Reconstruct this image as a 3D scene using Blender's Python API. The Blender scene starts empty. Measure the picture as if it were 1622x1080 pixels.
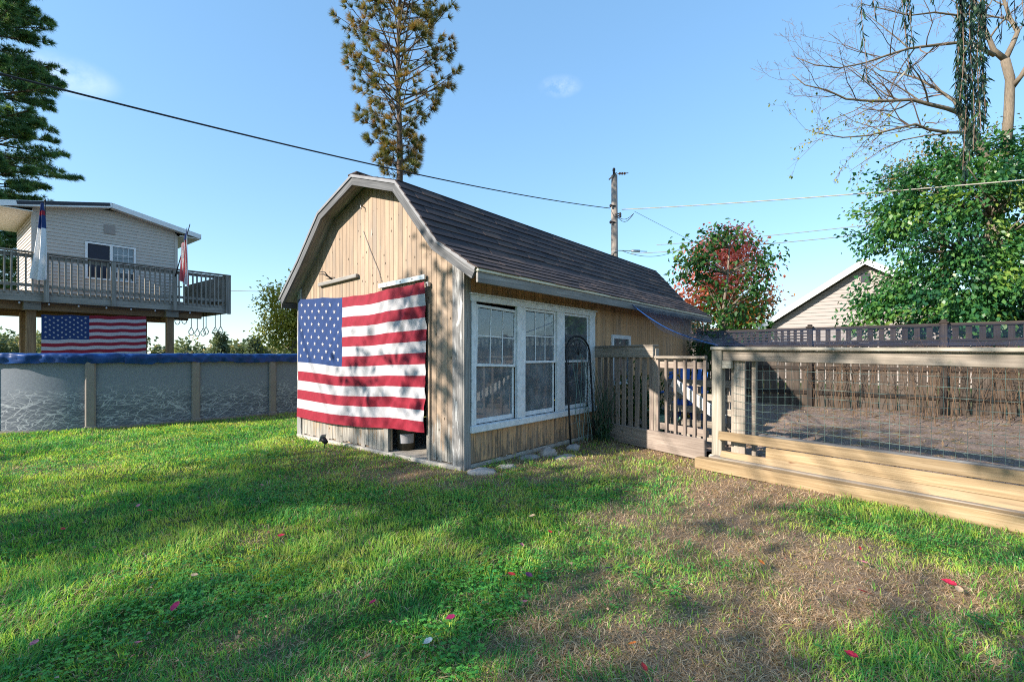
import bpy, math, random
import numpy as np
from mathutils import Vector, Matrix

C = bpy.context.scene
COL = C.collection
R = random.Random(7)
NR = np.random.default_rng(11)
PI = math.pi

# ------------------------------------------------------------------ camera, world, sun, exposure
H = 1.35                      # eye height
F = 759.0                     # focal length in photo pixels (1622 wide)
HZ = 563.0                    # horizon row in the photo
cam = bpy.data.cameras.new('camera')
cam.sensor_width = 36.0
cam.lens = F / 1622.0 * 36.0
cam.shift_y = (HZ - 540.0) / 1622.0
cam.clip_start = 0.05
cam.clip_end = 3000.0
camo = bpy.data.objects.new('camera', cam)
camo.location = (0, 0, H)
camo.rotation_euler = (PI / 2, 0, 0)
COL.objects.link(camo)
C.camera = camo

SUN_EL = math.radians(27.0)
SUN_H = Vector((-0.885, -0.465, 0)).normalized()          # towards the sun, on the ground
SUN_DIR = Vector((SUN_H.x * math.cos(SUN_EL), SUN_H.y * math.cos(SUN_EL), math.sin(SUN_EL)))
world = bpy.data.worlds.new('World')
C.world = world
world.use_nodes = True
wn, wl = world.node_tree.nodes, world.node_tree.links
wn.clear()
w_out = wn.new('ShaderNodeOutputWorld')
w_bg = wn.new('ShaderNodeBackground')
w_bg.inputs['Strength'].default_value = 0.15
sky = wn.new('ShaderNodeTexSky')
sky.sky_type = 'NISHITA'
sky.sun_disc = False
sky.sun_elevation = SUN_EL
sky.sun_rotation = math.atan2(SUN_H.x, SUN_H.y)
sky.air_density = 1.0
sky.dust_density = 0.3
sky.ozone_density = 2.0
w_tc = wn.new('ShaderNodeTexCoord')
w_noise = wn.new('ShaderNodeTexNoise')
w_noise.inputs['Scale'].default_value = 9.0
w_noise.inputs['Detail'].default_value = 6.0
w_noise.inputs['Roughness'].default_value = 0.6
wl.new(w_tc.outputs['Generated'], w_noise.inputs['Vector'])
prev = sky.outputs['Color']
for cd, rad, amt in (((0.1015, 1, 0.561), 0.030, 0.8), ((-0.93, 1, 0.585), 0.045, 0.6)):
    d = Vector(cd).normalized()
    sub = wn.new('ShaderNodeVectorMath'); sub.operation = 'SUBTRACT'
    sub.inputs[1].default_value = d
    wl.new(w_tc.outputs['Generated'], sub.inputs[0])
    scl = wn.new('ShaderNodeVectorMath'); scl.operation = 'MULTIPLY'
    scl.inputs[1].default_value = (1.0, 1.0, 2.3)
    wl.new(sub.outputs[0], scl.inputs[0])
    ln = wn.new('ShaderNodeVectorMath'); ln.operation = 'LENGTH'
    wl.new(scl.outputs[0], ln.inputs[0])
    mr = wn.new('ShaderNodeMapRange'); mr.interpolation_type = 'SMOOTHSTEP'
    mr.inputs['From Min'].default_value = rad * 1.5
    mr.inputs['From Max'].default_value = 0.0
    wl.new(ln.outputs['Value'], mr.inputs['Value'])
    mn = wn.new('ShaderNodeMapRange')
    mn.inputs['From Min'].default_value = 0.34
    mn.inputs['From Max'].default_value = 0.58
    wl.new(w_noise.outputs['Fac'], mn.inputs['Value'])
    mu = wn.new('ShaderNodeMath'); mu.operation = 'MULTIPLY'
    wl.new(mr.outputs[0], mu.inputs[0]); wl.new(mn.outputs[0], mu.inputs[1])
    m2 = wn.new('ShaderNodeMath'); m2.operation = 'MULTIPLY'; m2.inputs[1].default_value = amt
    wl.new(mu.outputs[0], m2.inputs[0])
    mx = wn.new('ShaderNodeMix'); mx.data_type = 'RGBA'
    wl.new(m2.outputs[0], mx.inputs['Factor'])
    wl.new(prev, mx.inputs['A'])
    mx.inputs['B'].default_value = (6.6, 6.7, 7.0, 1)
    prev = mx.outputs['Result']
w_sat = wn.new('ShaderNodeHueSaturation')
w_sat.inputs['Saturation'].default_value = 1.27
w_tint = wn.new('ShaderNodeMix'); w_tint.data_type = 'RGBA'; w_tint.blend_type = 'MULTIPLY'
w_tint.inputs['Factor'].default_value = 1.0
w_tint.inputs['B'].default_value = (0.635, 0.725, 0.80, 1)
w_gam = wn.new('ShaderNodeGamma')
w_gam.inputs['Gamma'].default_value = 0.54
wl.new(prev, w_gam.inputs['Color'])
wl.new(w_gam.outputs[0], w_tint.inputs['A'])
wl.new(w_tint.outputs['Result'], w_sat.inputs['Color'])
wl.new(w_sat.outputs[0], w_bg.inputs['Color'])
wl.new(w_bg.outputs[0], w_out.inputs['Surface'])

sun = bpy.data.lights.new('sun', 'SUN')
sun.energy = 2.2
sun.angle = math.radians(0.7)
sun.color = (1.0, 0.91, 0.79)
suno = bpy.data.objects.new('sun', sun)
suno.rotation_euler = (-SUN_DIR).to_track_quat('-Z', 'Y').to_euler()
suno.location = (-20, -10, 20)
COL.objects.link(suno)

vs = C.view_settings
C.display_settings.display_device = 'sRGB'
vs.view_transform = 'Standard'
vs.look = 'None'
vs.gamma = 1.0
vs.use_curve_mapping = False
vs.exposure = 2.2
C.cycles.max_bounces = 8
C.cycles.transparent_max_bounces = 24
C.cycles.sample_clamp_indirect = 6.0
C.cycles.use_denoising = False
C.cycles.use_adaptive_sampling = False
C.cycles.caustics_reflective = False
C.cycles.caustics_refractive = False
C.cycles.filter_width = 1.05

# ------------------------------------------------------------------ helpers
def gp(px, py):
    """ground point seen at a photo pixel"""
    Y = F * H / (py - HZ)
    return Vector(((px - 811.0) / F * Y, Y, 0))

def at(px, py, Y):
    return Vector(((px - 811.0) / F * Y, Y, H + (HZ - py) / F * Y))

def tag(o, label=None, cat=None, group=None, kind=None):
    if label: o['label'] = label
    if cat: o['category'] = cat
    if group: o['group'] = group
    if kind: o['kind'] = kind
    return o

def thing(name, label, cat, loc=(0, 0, 0), rz=0.0, group=None):
    o = bpy.data.objects.new(name, None)
    o.empty_display_size = 0.2
    COL.objects.link(o)
    o.location = loc
    o.rotation_euler = (0, 0, rz)
    return tag(o, label, cat, group)

def link(name, me, parent=None, loc=(0, 0, 0), rot=(0, 0, 0)):
    o = bpy.data.objects.new(name, me)
    COL.objects.link(o)
    o.parent = parent
    o.location = loc
    o.rotation_euler = rot
    return o

def copy_tree(o, parent=None):
    c = o.copy(); COL.objects.link(c); c.parent = parent
    for ch in o.children:
        copy_tree(ch, c)
    return c

class MB:
    def __init__(s):
        s.v = []; s.f = []; s.uv = []; s.mi = []; s.m = 0; s.sm = []
    def _add(s, vs_, fs_, uvs_, smooth=False):
        b = len(s.v)
        s.v.extend(vs_)
        for f, u in zip(fs_, uvs_):
            s.f.append([b + i for i in f]); s.uv.extend(u); s.mi.append(s.m); s.sm.append(smooth)
        return s
    def box(s, c, size, M=None, ch=0.0):
        hx, hy, hz = (q / 2 for q in size)
        c = Vector(c)
        ax = max(range(3), key=lambda k: size[k])
        off = (R.random() * 20, R.random() * 20)
        if ch <= 0:
            P = [Vector((x * hx, y * hy, z * hz)) for x in (-1, 1) for y in (-1, 1) for z in (-1, 1)]
            FS = [(0, 1, 3, 2), (4, 6, 7, 5), (0, 4, 5, 1), (2, 3, 7, 6), (0, 2, 6, 4), (1, 5, 7, 3)]
        else:
            ch = min(ch, 0.45 * min(hx, hy, hz) * 2)
            P = []; idx = {}
            for x in (-1, 1):
                for y in (-1, 1):
                    for z in (-1, 1):
                        for k in range(3):
                            h = [hx, hy, hz]; q = [x * (h[0] - ch), y * (h[1] - ch), z * (h[2] - ch)]
                            q[k] = (x, y, z)[k] * h[k]
                            idx[(x, y, z, k)] = len(P); P.append(Vector(q))
            FS = []
            S = (-1, 1)
            for k in range(3):
                for sg in S:
                    a, b = [i for i in range(3) if i != k]
                    loop = []
                    for sa, sb in ((-1, -1), (1, -1), (1, 1), (-1, 1)):
                        q = [0, 0, 0]; q[k] = sg; q[a] = sa; q[b] = sb
                        loop.append(idx[(*q, k)])
                    FS.append(loop)
            for k in range(3):
                a, b = [i for i in range(3) if i != k]
                for sa in S:
                    for sb in S:
                        q0 = [0, 0, 0]; q0[a] = sa; q0[b] = sb; q1 = list(q0); q0[k] = -1; q1[k] = 1
                        FS.append([idx[(*q0, a)], idx[(*q1, a)], idx[(*q1, b)], idx[(*q0, b)]])
            for x in S:
                for y in S:
                    for z in S:
                        FS.append([idx[(x, y, z, k)] for k in range(3)])
            FF = []
            for f in FS:
                n = (P[f[1]] - P[f[0]]).cross(P[f[2]] - P[f[0]])
                cc = sum((P[i] for i in f), Vector()) / len(f)
                FF.append(f if n.dot(cc) > 0 else f[::-1])
            FS = FF
        U = []
        for f in FS:
            n = (P[f[1]] - P[f[0]]).cross(P[f[2]] - P[f[0]])
            k = max(range(3), key=lambda i: abs(n[i]))
            oth = [i for i in range(3) if i != k]
            if ax in oth:
                o2 = [i for i in oth if i != ax][0]
                U.append([(P[i][ax] + off[0], P[i][o2] + off[1] + k * 0.37) for i in f])
            else:
                U.append([(P[i][oth[0]] * 0.3 + off[0], P[i][oth[1]] + off[1]) for i in f])
        if M is not None:
            P = [M @ p for p in P]
        return s._add([tuple(p + c) for p in P], FS, U)
    def beam(s, p0, p1, w, h, up=(0, 0, 1), ch=0.0):
        """box from p0 to p1; w across (sideways), h along up"""
        p0, p1 = Vector(p0), Vector(p1)
        d = (p1 - p0); L = d.length; d.normalize()
        up = Vector(up)
        sd = d.cross(up)
        if sd.length < 1e-5: sd = d.cross(Vector((1, 0, 0)))
        sd.normalize(); u2 = sd.cross(d)
        M = Matrix((d, sd, u2)).transposed()
        return s.box((p0 + p1) / 2, (L, w, h), M, ch)
    def tube(s, pts, rad, n=6, cap=True):
        pts = [Vector(p) for p in pts]
        if not hasattr(rad, '__len__'): rad = [rad] * len(pts)
        vs_ = []; fs_ = []; us = []
        ref = None; acc = 0
        for i, p in enumerate(pts):
            t = (pts[min(i + 1, len(pts) - 1)] - pts[max(i - 1, 0)])
            if t.length < 1e-9: t = Vector((0, 0, 1))
            t.normalize()
            if ref is None:
                ref = t.cross(Vector((0, 0, 1)))
                if ref.length < 0.1: ref = t.cross(Vector((1, 0, 0)))
            ref = (ref - t * ref.dot(t))
            if ref.length < 1e-6: ref = t.orthogonal()
            ref.normalize(); b = t.cross(ref)
            for k in range(n):
                a = 2 * PI * k / n
                vs_.append(tuple(p + (ref * math.cos(a) + b * math.sin(a)) * rad[i]))
        for i in range(len(pts) - 1):
            l2 = acc + (pts[i + 1] - pts[i]).length
            for k in range(n):
                k2 = (k + 1) % n
                fs_.append((i * n + k, i * n + k2, (i + 1) * n + k2, (i + 1) * n + k))
                r = rad[i] * 2 * PI / n
                us.append([(acc, k * r), (acc, (k + 1) * r), (l2, (k + 1) * r), (l2, k * r)])
            acc = l2
        if cap:
            fs_.append(tuple(range(n))[::-1]); us.append([(0, 0)] * n)
            e = (len(pts) - 1) * n
            fs_.append(tuple(range(e, e + n))); us.append([(0, 0)] * n)
        return s._add(vs_, fs_, us, True)
    def lathe(s, c, prof, n=12, M=None):
        """prof = [(r, z)...]"""
        c = Vector(c); vs_ = []; fs_ = []; us = []
        for r, z in prof:
            for k in range(n):
                a = 2 * PI * k / n
                p = Vector((r * math.cos(a), r * math.sin(a), z))
                if M is not None: p = M @ p
                vs_.append(tuple(c + p))
        for i in range(len(prof) - 1):
            for k in range(n):
                k2 = (k + 1) % n
                fs_.append((i * n + k, i * n + k2, (i + 1) * n + k2, (i + 1) * n + k))
                us.append([(k / n, i), ((k + 1) / n, i), ((k + 1) / n, i + 1), (k / n, i + 1)])
        return s._add(vs_, fs_, us, True)
    def poly(s, pts, uv=None):
        pts = [tuple(p) for p in pts]
        return s._add(pts, [tuple(range(len(pts)))], [uv or [(p[0], p[1]) for p in pts]])
    def prism(s, poly2, y0, y1, conv, ax=None):
        """poly2: 2D outline; conv(a,b,y) -> 3D"""
        n = len(poly2)
        vs_ = [tuple(conv(a, b, y0)) for a, b in poly2] + [tuple(conv(a, b, y1)) for a, b in poly2]
        fs_ = [tuple(range(n)), tuple(range(2 * n - 1, n - 1, -1))]
        ax = ax or (0.0, 1.0)
        pu = [(a * ax[0] + b * ax[1], a * ax[1] - b * ax[0]) for a, b in poly2]
        us = [list(pu), [pu[i - n] for i in range(2 * n - 1, n - 1, -1)]]
        for i in range(n):
            j = (i + 1) % n
            fs_.append((i, n + i, n + j, j))
            (a0, b0), (a1, b1) = poly2[i], poly2[j]
            l = math.hypot(a1 - a0, b1 - b0)
            us.append([(0, 0), (0, y1 - y0), (l, y1 - y0), (l, 0)])
        return s._add(vs_, fs_, us)
    def grid(s, nu, nv, fn, smooth=True):
        vs_ = [tuple(fn(i / nu, j / nv)) for j in range(nv + 1) for i in range(nu + 1)]
        fs_ = []; us = []
        for j in range(nv):
            for i in range(nu):
                a = j * (nu + 1) + i
                fs_.append((a, a + 1, a + nu + 2, a + nu + 1))
                us.append([(i / nu, j / nv), ((i + 1) / nu, j / nv), ((i + 1) / nu, (j + 1) / nv), (i / nu, (j + 1) / nv)])
        return s._add(vs_, fs_, us, smooth)
    def mesh(s, name, mats):
        me = bpy.data.meshes.new(name)
        me.from_pydata(s.v, [], s.f)
        ul = me.uv_layers.new(name='UVMap')
        ul.data.foreach_set('uv', np.array(s.uv, dtype=np.float32).ravel())
        if not isinstance(mats, (list, tuple)): mats = [mats]
        for m in mats: me.materials.append(m)
        me.polygons.foreach_set('material_index', s.mi)
        me.polygons.foreach_set('use_smooth', s.sm)
        me.update()
        return me
    def build(s, name, mats, parent=None, loc=(0, 0, 0), rot=(0, 0, 0)):
        return link(name, s.mesh(name, mats), parent, loc, rot)

def np_mesh(name, V, Fc, mat, tint=None, smooth=False):
    """V (n,3), Fc (m,k) -> mesh with an optional per-face float attribute 'tint'"""
    V = np.asarray(V, dtype=np.float32); Fc = np.asarray(Fc, dtype=np.int32)
    me = bpy.data.meshes.new(name)
    m, k = Fc.shape
    me.vertices.add(len(V)); me.vertices.foreach_set('co', V.ravel())
    me.loops.add(m * k); me.loops.foreach_set('vertex_index', Fc.ravel())
    me.polygons.add(m)
    me.polygons.foreach_set('loop_start', np.arange(0, m * k, k, dtype=np.int32))
    me.polygons.foreach_set('loop_total', np.full(m, k, dtype=np.int32))
    if smooth: me.polygons.foreach_set('use_smooth', np.ones(m, dtype=bool))
    if tint is not None:
        at_ = me.attributes.new('tint', 'FLOAT', 'FACE')
        at_.data.foreach_set('value', np.asarray(tint, dtype=np.float32))
    me.materials.append(mat)
    me.update(); me.validate()
    return me

def unit(a):
    return a / np.maximum(np.linalg.norm(a, axis=-1, keepdims=True), 1e-9)

def leaf_quads(P, D, N, L, W, fold=0.25):
    """one folded leaf per point: P base, D direction, N normal hint, L length, W width"""
    D = unit(D); S = unit(np.cross(D, N)); N2 = np.cross(S, D)
    L = np.asarray(L).reshape(-1, 1); W = np.asarray(W).reshape(-1, 1)
    b = P; t = P + D * L - N2 * L * 0.12
    m = P + D * L * 0.45
    l = m + S * W * 0.5 + N2 * W * fold; r = m - S * W * 0.5 + N2 * W * fold
    V = np.stack([b, l, t, r], axis=1).reshape(-1, 3)
    n = len(P)
    Fc = np.arange(4 * n).reshape(n, 4)
    return V, Fc

# ------------------------------------------------------------------ materials
def nodes(name):
    m = bpy.data.materials.new(name); m.use_nodes = True
    nt = m.node_tree
    b = nt.nodes['Principled BSDF']
    b.inputs['Specular IOR Level'].default_value = 0.3
    return m, nt, b

def N(nt, kind, **kw):
    n = nt.nodes.new(kind)
    for k, v in kw.items():
        if k in n.inputs.keys(): n.inputs[k].default_value = v
        else: setattr(n, k, v)
    return n

def ramp(nt, src, stops):
    r = nt.nodes.new('ShaderNodeValToRGB')
    els = r.color_ramp.elements
    while len(els) < len(stops): els.new(0.5)
    for e, (p, c) in zip(els, stops):
        e.position = p; e.color = (*c, 1) if len(c) == 3 else c
    nt.links.new(src, r.inputs[0])
    return r.outputs[0]

def mixc(nt, fac, a, b, mode='MIX'):
    m = nt.nodes.new('ShaderNodeMix'); m.data_type = 'RGBA'; m.blend_type = mode
    for sock, v in (('Factor', fac), ('A', a), ('B', b)):
        if hasattr(v, 'links') or hasattr(v, 'is_linked'): nt.links.new(v, m.inputs[sock])
        elif isinstance(v, (int, float)): m.inputs[sock].default_value = v
        else: m.inputs[sock].default_value = (*v, 1)
    return m.outputs['Result']

def maprange(nt, src, a, b, c=0.0, d=1.0, smooth=True):
    m = nt.nodes.new('ShaderNodeMapRange')
    if smooth: m.interpolation_type = 'SMOOTHSTEP'
    m.inputs['From Min'].default_value = a; m.inputs['From Max'].default_value = b
    m.inputs['To Min'].default_value = c; m.inputs['To Max'].default_value = d
    nt.links.new(src, m.inputs['Value'])
    return m.outputs[0]

def math_(nt, op, a, b):
    m = nt.nodes.new('ShaderNodeMath'); m.operation = op
    for i, v in enumerate((a, b)):
        if isinstance(v, (int, float)): m.inputs[i].default_value = v
        else: nt.links.new(v, m.inputs[i])
    return m.outputs[0]

def coords(nt, src='UV', scale=(1, 1, 1), rnd=True):
    tc = nt.nodes.new('ShaderNodeTexCoord')
    o = tc.outputs[src]
    if rnd:
        oi = nt.nodes.new('ShaderNodeObjectInfo')
        mu = N(nt, 'ShaderNodeVectorMath', operation='SCALE')
        mu.inputs[0].default_value = (37.0, 53.0, 29.0)
        nt.links.new(oi.outputs['Random'], mu.inputs['Scale'])
        ad = N(nt, 'ShaderNodeVectorMath', operation='ADD')
        nt.links.new(o, ad.inputs[0]); nt.links.new(mu.outputs[0], ad.inputs[1])
        o = ad.outputs[0]
    mp = N(nt, 'ShaderNodeVectorMath', operation='MULTIPLY')
    mp.inputs[1].default_value = scale
    nt.links.new(o, mp.inputs[0])
    return mp.outputs[0]

def noise(nt, vec, scale=1.0, detail=4.0, rough=0.55, dist=0.0):
    n = N(nt, 'ShaderNodeTexNoise', Scale=scale, Detail=detail, Roughness=rough, Distortion=dist)
    nt.links.new(vec, n.inputs['Vector'])
    return n.outputs['Fac']

def bump(nt, b, h, strength=0.3, dist=0.01):
    bn = N(nt, 'ShaderNodeBump', Strength=strength, Distance=dist)
    nt.links.new(h, bn.inputs['Height']); nt.links.new(bn.outputs[0], b.inputs['Normal'])

def objrand(nt):
    return nt.nodes.new('ShaderNodeObjectInfo').outputs['Random']

def plain(name, col, rough=0.7, metal=0.0, var=0.12, scale=8.0, bmp=0.0, src='Object'):
    m, nt, b = nodes(name)
    n = noise(nt, coords(nt, src, (1, 1, 1)), scale, 5)
    lo = tuple(max(0, c * (1 - var)) for c in col); hi = tuple(min(1, c * (1 + var)) for c in col)
    nt.links.new(ramp(nt, n, [(0.3, lo), (0.7, hi)]), b.inputs['Base Color'])
    b.inputs['Roughness'].default_value = rough; b.inputs['Metallic'].default_value = metal
    if bmp: bump(nt, b, n, bmp, 0.01)
    return m

def wood(name, dark, mid, light, grain=45.0, rough=0.8, knots=None, bmp=0.35, moss=None):
    m, nt, b = nodes(name)
    g = noise(nt, coords(nt, 'UV', (1.6, grain, 1)), 1.0, 7, 0.62, 0.6)
    big = noise(nt, coords(nt, 'UV', (0.9, 4.0, 1)), 1.3, 3, 0.5)
    c = ramp(nt, g, [(0.28, dark), (0.5, mid), (0.72, light)])
    c = mixc(nt, maprange(nt, big, 0.35, 0.7, 0.0, 0.55), c, tuple(q * 0.62 for q in mid))
    rv = objrand(nt)
    hsv = N(nt, 'ShaderNodeHueSaturation')
    nt.links.new(maprange(nt, rv, 0, 1, 0.78, 1.2, False), hsv.inputs['Value'])
    nt.links.new(c, hsv.inputs['Color'])
    c = hsv.outputs[0]
    if knots:
        v = N(nt, 'ShaderNodeTexVoronoi', Scale=1.0)
        nt.links.new(coords(nt, 'UV', (2.2, 7.5, 1)), v.inputs['Vector'])
        k = maprange(nt, v.outputs['Distance'], 0.20, 0.08)
        sel = maprange(nt, noise(nt, coords(nt, 'UV', (2.0, 3.0, 1)), 1.1, 1), 0.44, 0.50)
        c = mixc(nt, math_(nt, 'MULTIPLY', k, sel), c, knots)
    if moss:
        mm = maprange(nt, noise(nt, coords(nt, 'Object', (1, 1, 1)), 3.5, 5, 0.65), 0.55, 0.75, 0, 0.6)
        c = mixc(nt, mm, c, moss)
    nt.links.new(c, b.inputs['Base Color'])
    b.inputs['Roughness'].default_value = rough
    bump(nt, b, g, bmp, 0.006)
    return m

def peeled(name, paint, paint2, bare, bare2, low=1.0, high=0.25, top=1.1, specks=True):
    """painted boards whose paint has worn off, most near the ground. Object z = height"""
    m, nt, b = nodes(name)
    tc = nt.nodes.new('ShaderNodeTexCoord')
    sx = nt.nodes.new('ShaderNodeSeparateXYZ'); nt.links.new(tc.outputs['Object'], sx.inputs[0])
    hgt = maprange(nt, sx.outputs['Z'], 0.0, top, low, high)
    v = coords(nt, 'Object', (22, 22, 3.0))
    n1 = noise(nt, v, 1.0, 8, 0.62, 0.4)
    n2 = noise(nt, coords(nt, 'Object', (5, 5, 1.1)), 1.0, 4)
    nn = math_(nt, 'ADD', math_(nt, 'MULTIPLY', n1, 0.62), math_(nt, 'MULTIPLY', n2, 0.38))
    pe = maprange(nt, math_(nt, 'ADD', nn, math_(nt, 'MULTIPLY', hgt, 0.17)), 0.60, 0.65)
    grain = noise(nt, coords(nt, 'Object', (90, 90, 3.5)), 1.0, 6, 0.6)
    pc = ramp(nt, noise(nt, coords(nt, 'Object', (9, 9, 1.0)), 1.0, 6, 0.6), [(0.3, paint2), (0.62, paint)])
    bc = ramp(nt, grain, [(0.3, bare2), (0.65, bare)])
    wash = maprange(nt, noise(nt, coords(nt, 'Object', (3.5, 3.5, 0.9)), 1.0, 5, 0.65), 0.46, 0.70, 0.0, 0.75)
    pc = mixc(nt, wash, pc, tuple(0.55 * q + 0.45 * sum(paint2) / 3 * 0.8 for q in paint2))
    c = mixc(nt, pe, pc, bc)
    if specks:
        vo = N(nt, 'ShaderNodeTexVoronoi', Scale=1.0)
        nt.links.new(coords(nt, 'Object', (9, 9, 6)), vo.inputs['Vector'])
        sp = maprange(nt, vo.outputs['Distance'], 0.13, 0.09)
        c = mixc(nt, math_(nt, 'MULTIPLY', sp, 0.85), c, (0.05, 0.035, 0.02))
    hsv = N(nt, 'ShaderNodeHueSaturation')
    nt.links.new(maprange(nt, objrand(nt), 0, 1, 0.86, 1.12, False), hsv.inputs['Value'])
    nt.links.new(c, hsv.inputs['Color'])
    nt.links.new(hsv.outputs[0], b.inputs['Base Color'])
    b.inputs['Roughness'].default_value = 0.75
    hh = math_(nt, 'SUBTRACT', math_(nt, 'MULTIPLY', grain, 0.4), pe)
    bump(nt, b, hh, 0.35, 0.006)
    return m

def leafmat(name, stops, transl=0.4, rough=0.5, spec=0.35):
    m, nt, b = nodes(name)
    a = N(nt, 'ShaderNodeAttribute', attribute_name='tint')
    c = ramp(nt, a.outputs['Fac'], stops)
    nt.links.new(c, b.inputs['Base Color'])
    b.inputs['Roughness'].default_value = rough
    b.inputs['Specular IOR Level'].default_value = spec
    t = nt.nodes.new('ShaderNodeBsdfTranslucent')
    bright = mixc(nt, 1.0, c, (1.25, 1.3, 0.7), 'MULTIPLY')
    nt.links.new(bright, t.inputs['Color'])
    mx = N(nt, 'ShaderNodeMixShader', Fac=transl)
    nt.links.new(b.outputs[0], mx.inputs[1]); nt.links.new(t.outputs[0], mx.inputs[2])
    nt.links.new(mx.outputs[0], nt.nodes['Material Output'].inputs['Surface'])
    return m

def barkmat(name, dark, light, scale=7.0):
    m, nt, b = nodes(name)
    n = noise(nt, coords(nt, 'UV', (2.5, 14, 1), False), scale * 0.3, 6, 0.65, 0.5)
    n2 = noise(nt, coords(nt, 'Object', (1, 1, 1), False), 1.3, 3)
    c = ramp(nt, n, [(0.32, dark), (0.66, light)])
    c = mixc(nt, maprange(nt, n2, 0.4, 0.7, 0, 0.5), c, tuple(q * 1.25 for q in dark))
    nt.links.new(c, b.inputs['Base Color']); b.inputs['Roughness'].default_value = 0.9
    bump(nt, b, n, 0.6, 0.02)
    return m

M = {}
M['tan'] = peeled('tan_painted_board', (0.40, 0.295, 0.21), (0.27, 0.20, 0.145), (0.42, 0.39, 0.35), (0.12, 0.105, 0.09), 1.35, 0.05, 0.85)
M['tanside'] = peeled('tan_board_shade_lifted', (0.60, 0.365, 0.20), (0.46, 0.27, 0.14), (0.36, 0.26, 0.18), (0.10, 0.07, 0.05), 1.0, 0.10, 0.6, False)  # the tan paint again, lightened and warmed to offset this wall's shade
M['whitewood'] = peeled('worn_white_trim', (0.48, 0.48, 0.47), (0.36, 0.36, 0.37), (0.28, 0.27, 0.265), (0.10, 0.098, 0.095), 1.15, 0.75, 2.5, False)
M['greywood'] = wood('weathered_grey_wood', (0.12, 0.11, 0.105), (0.26, 0.245, 0.23), (0.40, 0.385, 0.365))
M['rakewood'] = wood('blue_grey_rake_board', (0.045, 0.047, 0.053), (0.115, 0.118, 0.125), (0.24, 0.24, 0.245))
M['fencewood'] = wood('brown_grey_fence_wood', (0.13, 0.11, 0.09), (0.29, 0.245, 0.20), (0.42, 0.37, 0.31), moss=(0.14, 0.15, 0.10))
M['picketwood'] = wood('reddish_grey_picket_wood', (0.13, 0.10, 0.085), (0.27, 0.215, 0.18), (0.40, 0.34, 0.29))
M['postwood'] = wood('pale_grey_post_wood', (0.22, 0.195, 0.15), (0.40, 0.36, 0.29), (0.54, 0.50, 0.42))
M['newpine'] = wood('yellow_new_lumber', (0.15, 0.10, 0.052), (0.28, 0.195, 0.105), (0.38, 0.285, 0.175), 40, 0.65, (0.13, 0.06, 0.025), 0.3)
M['darkfence'] = wood('dark_brown_stained_fence', (0.030, 0.024, 0.020), (0.055, 0.043, 0.036), (0.085, 0.068, 0.056))
M['oldfence'] = wood('brown_old_fence_board', (0.060, 0.046, 0.036), (0.125, 0.098, 0.078), (0.21, 0.17, 0.14))
M['deckwood'] = wood('deck_grey_wood', (0.13, 0.118, 0.10), (0.26, 0.238, 0.20), (0.40, 0.365, 0.32))
M['deckunder'] = wood('deck_brown_wood', (0.16, 0.10, 0.055), (0.28, 0.18, 0.10), (0.38, 0.26, 0.15))
M['pole'] = wood('utility_pole_wood', (0.11, 0.09, 0.075), (0.23, 0.195, 0.165), (0.34, 0.30, 0.26))
M['white'] = plain('white_paint', (0.74, 0.75, 0.76), 0.5, 0, 0.09, 6)
M['wornwhite'] = plain('window_white_paint', (0.68, 0.70, 0.72), 0.55, 0, 0.16, 14, 0.1)
M['drip'] = plain('pale_grey_drip_edge', (0.20, 0.20, 0.21), 0.5, 0.1, 0.15)
M['cream'] = plain('cream_metal_edge', (0.66, 0.62, 0.50), 0.45, 0, 0.08)
M['siding'] = plain('beige_vinyl_siding', (0.50, 0.455, 0.41), 0.55, 0, 0.05, 3)
M['siding2'] = plain('pale_beige_siding', (0.30, 0.262, 0.242), 0.55, 0, 0.05, 3)
M['concrete'] = plain('grey_concrete', (0.42, 0.38, 0.33), 0.9, 0, 0.22, 9, 0.3)
M['dark'] = plain('dark_interior', (0.07, 0.06, 0.05), 0.9, 0, 0.2)
M['inner'] = plain('brown_interior_board', (0.42, 0.31, 0.21), 0.85, 0, 0.25)
M['black'] = plain('black_metal', (0.02, 0.02, 0.022), 0.45, 0.3, 0.1)
M['steel'] = plain('grey_steel', (0.42, 0.42, 0.43), 0.4, 0.7, 0.12)
M['alu'] = plain('bright_aluminium', (0.68, 0.68, 0.67), 0.4, 0.5, 0.1)
M['redpaint'] = plain('red_paint', (0.38, 0.03, 0.03), 0.45)
M['stone'] = plain('pale_pinkish_stone', (0.40, 0.345, 0.31), 0.9, 0, 0.3, 7, 0.6)
M['stone2'] = plain('grey_flat_stone', (0.33, 0.31, 0.29), 0.9, 0, 0.3, 7, 0.6)
M['wire'] = plain('black_cable', (0.025, 0.025, 0.03), 0.6)
M['palewire'] = plain('pale_cable', (0.30, 0.28, 0.24), 0.6)
M['greywire'] = plain('grey_cable', (0.22, 0.24, 0.26), 0.6)
M['mesh'] = plain('green_coated_wire', (0.13, 0.20, 0.18), 0.5, 0.1, 0.25)
M['oldmesh'] = plain('grey_galvanised_wire', (0.17, 0.17, 0.17), 0.5, 0.4, 0.2)
M['tarp'] = plain('blue_tarp', (0.010, 0.052, 0.20), 0.38, 0, 0.35, 5, 0.5)
M['bluechair'] = plain('blue_plastic', (0.02, 0.12, 0.42), 0.4, 0, 0.2)
M['whiteboard'] = plain('white_board', (0.66, 0.64, 0.60), 0.6, 0, 0.12)
M['upright'] = plain('taupe_pool_upright', (0.24, 0.205, 0.185), 0.5, 0, 0.08)
M['flag_red'] = plain('flag_red_cloth', (0.23, 0.008, 0.024), 0.7, 0, 0.14, 25)
M['flag_white'] = plain('flag_white_cloth', (0.41, 0.40, 0.42), 0.7, 0, 0.05, 25)
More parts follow.
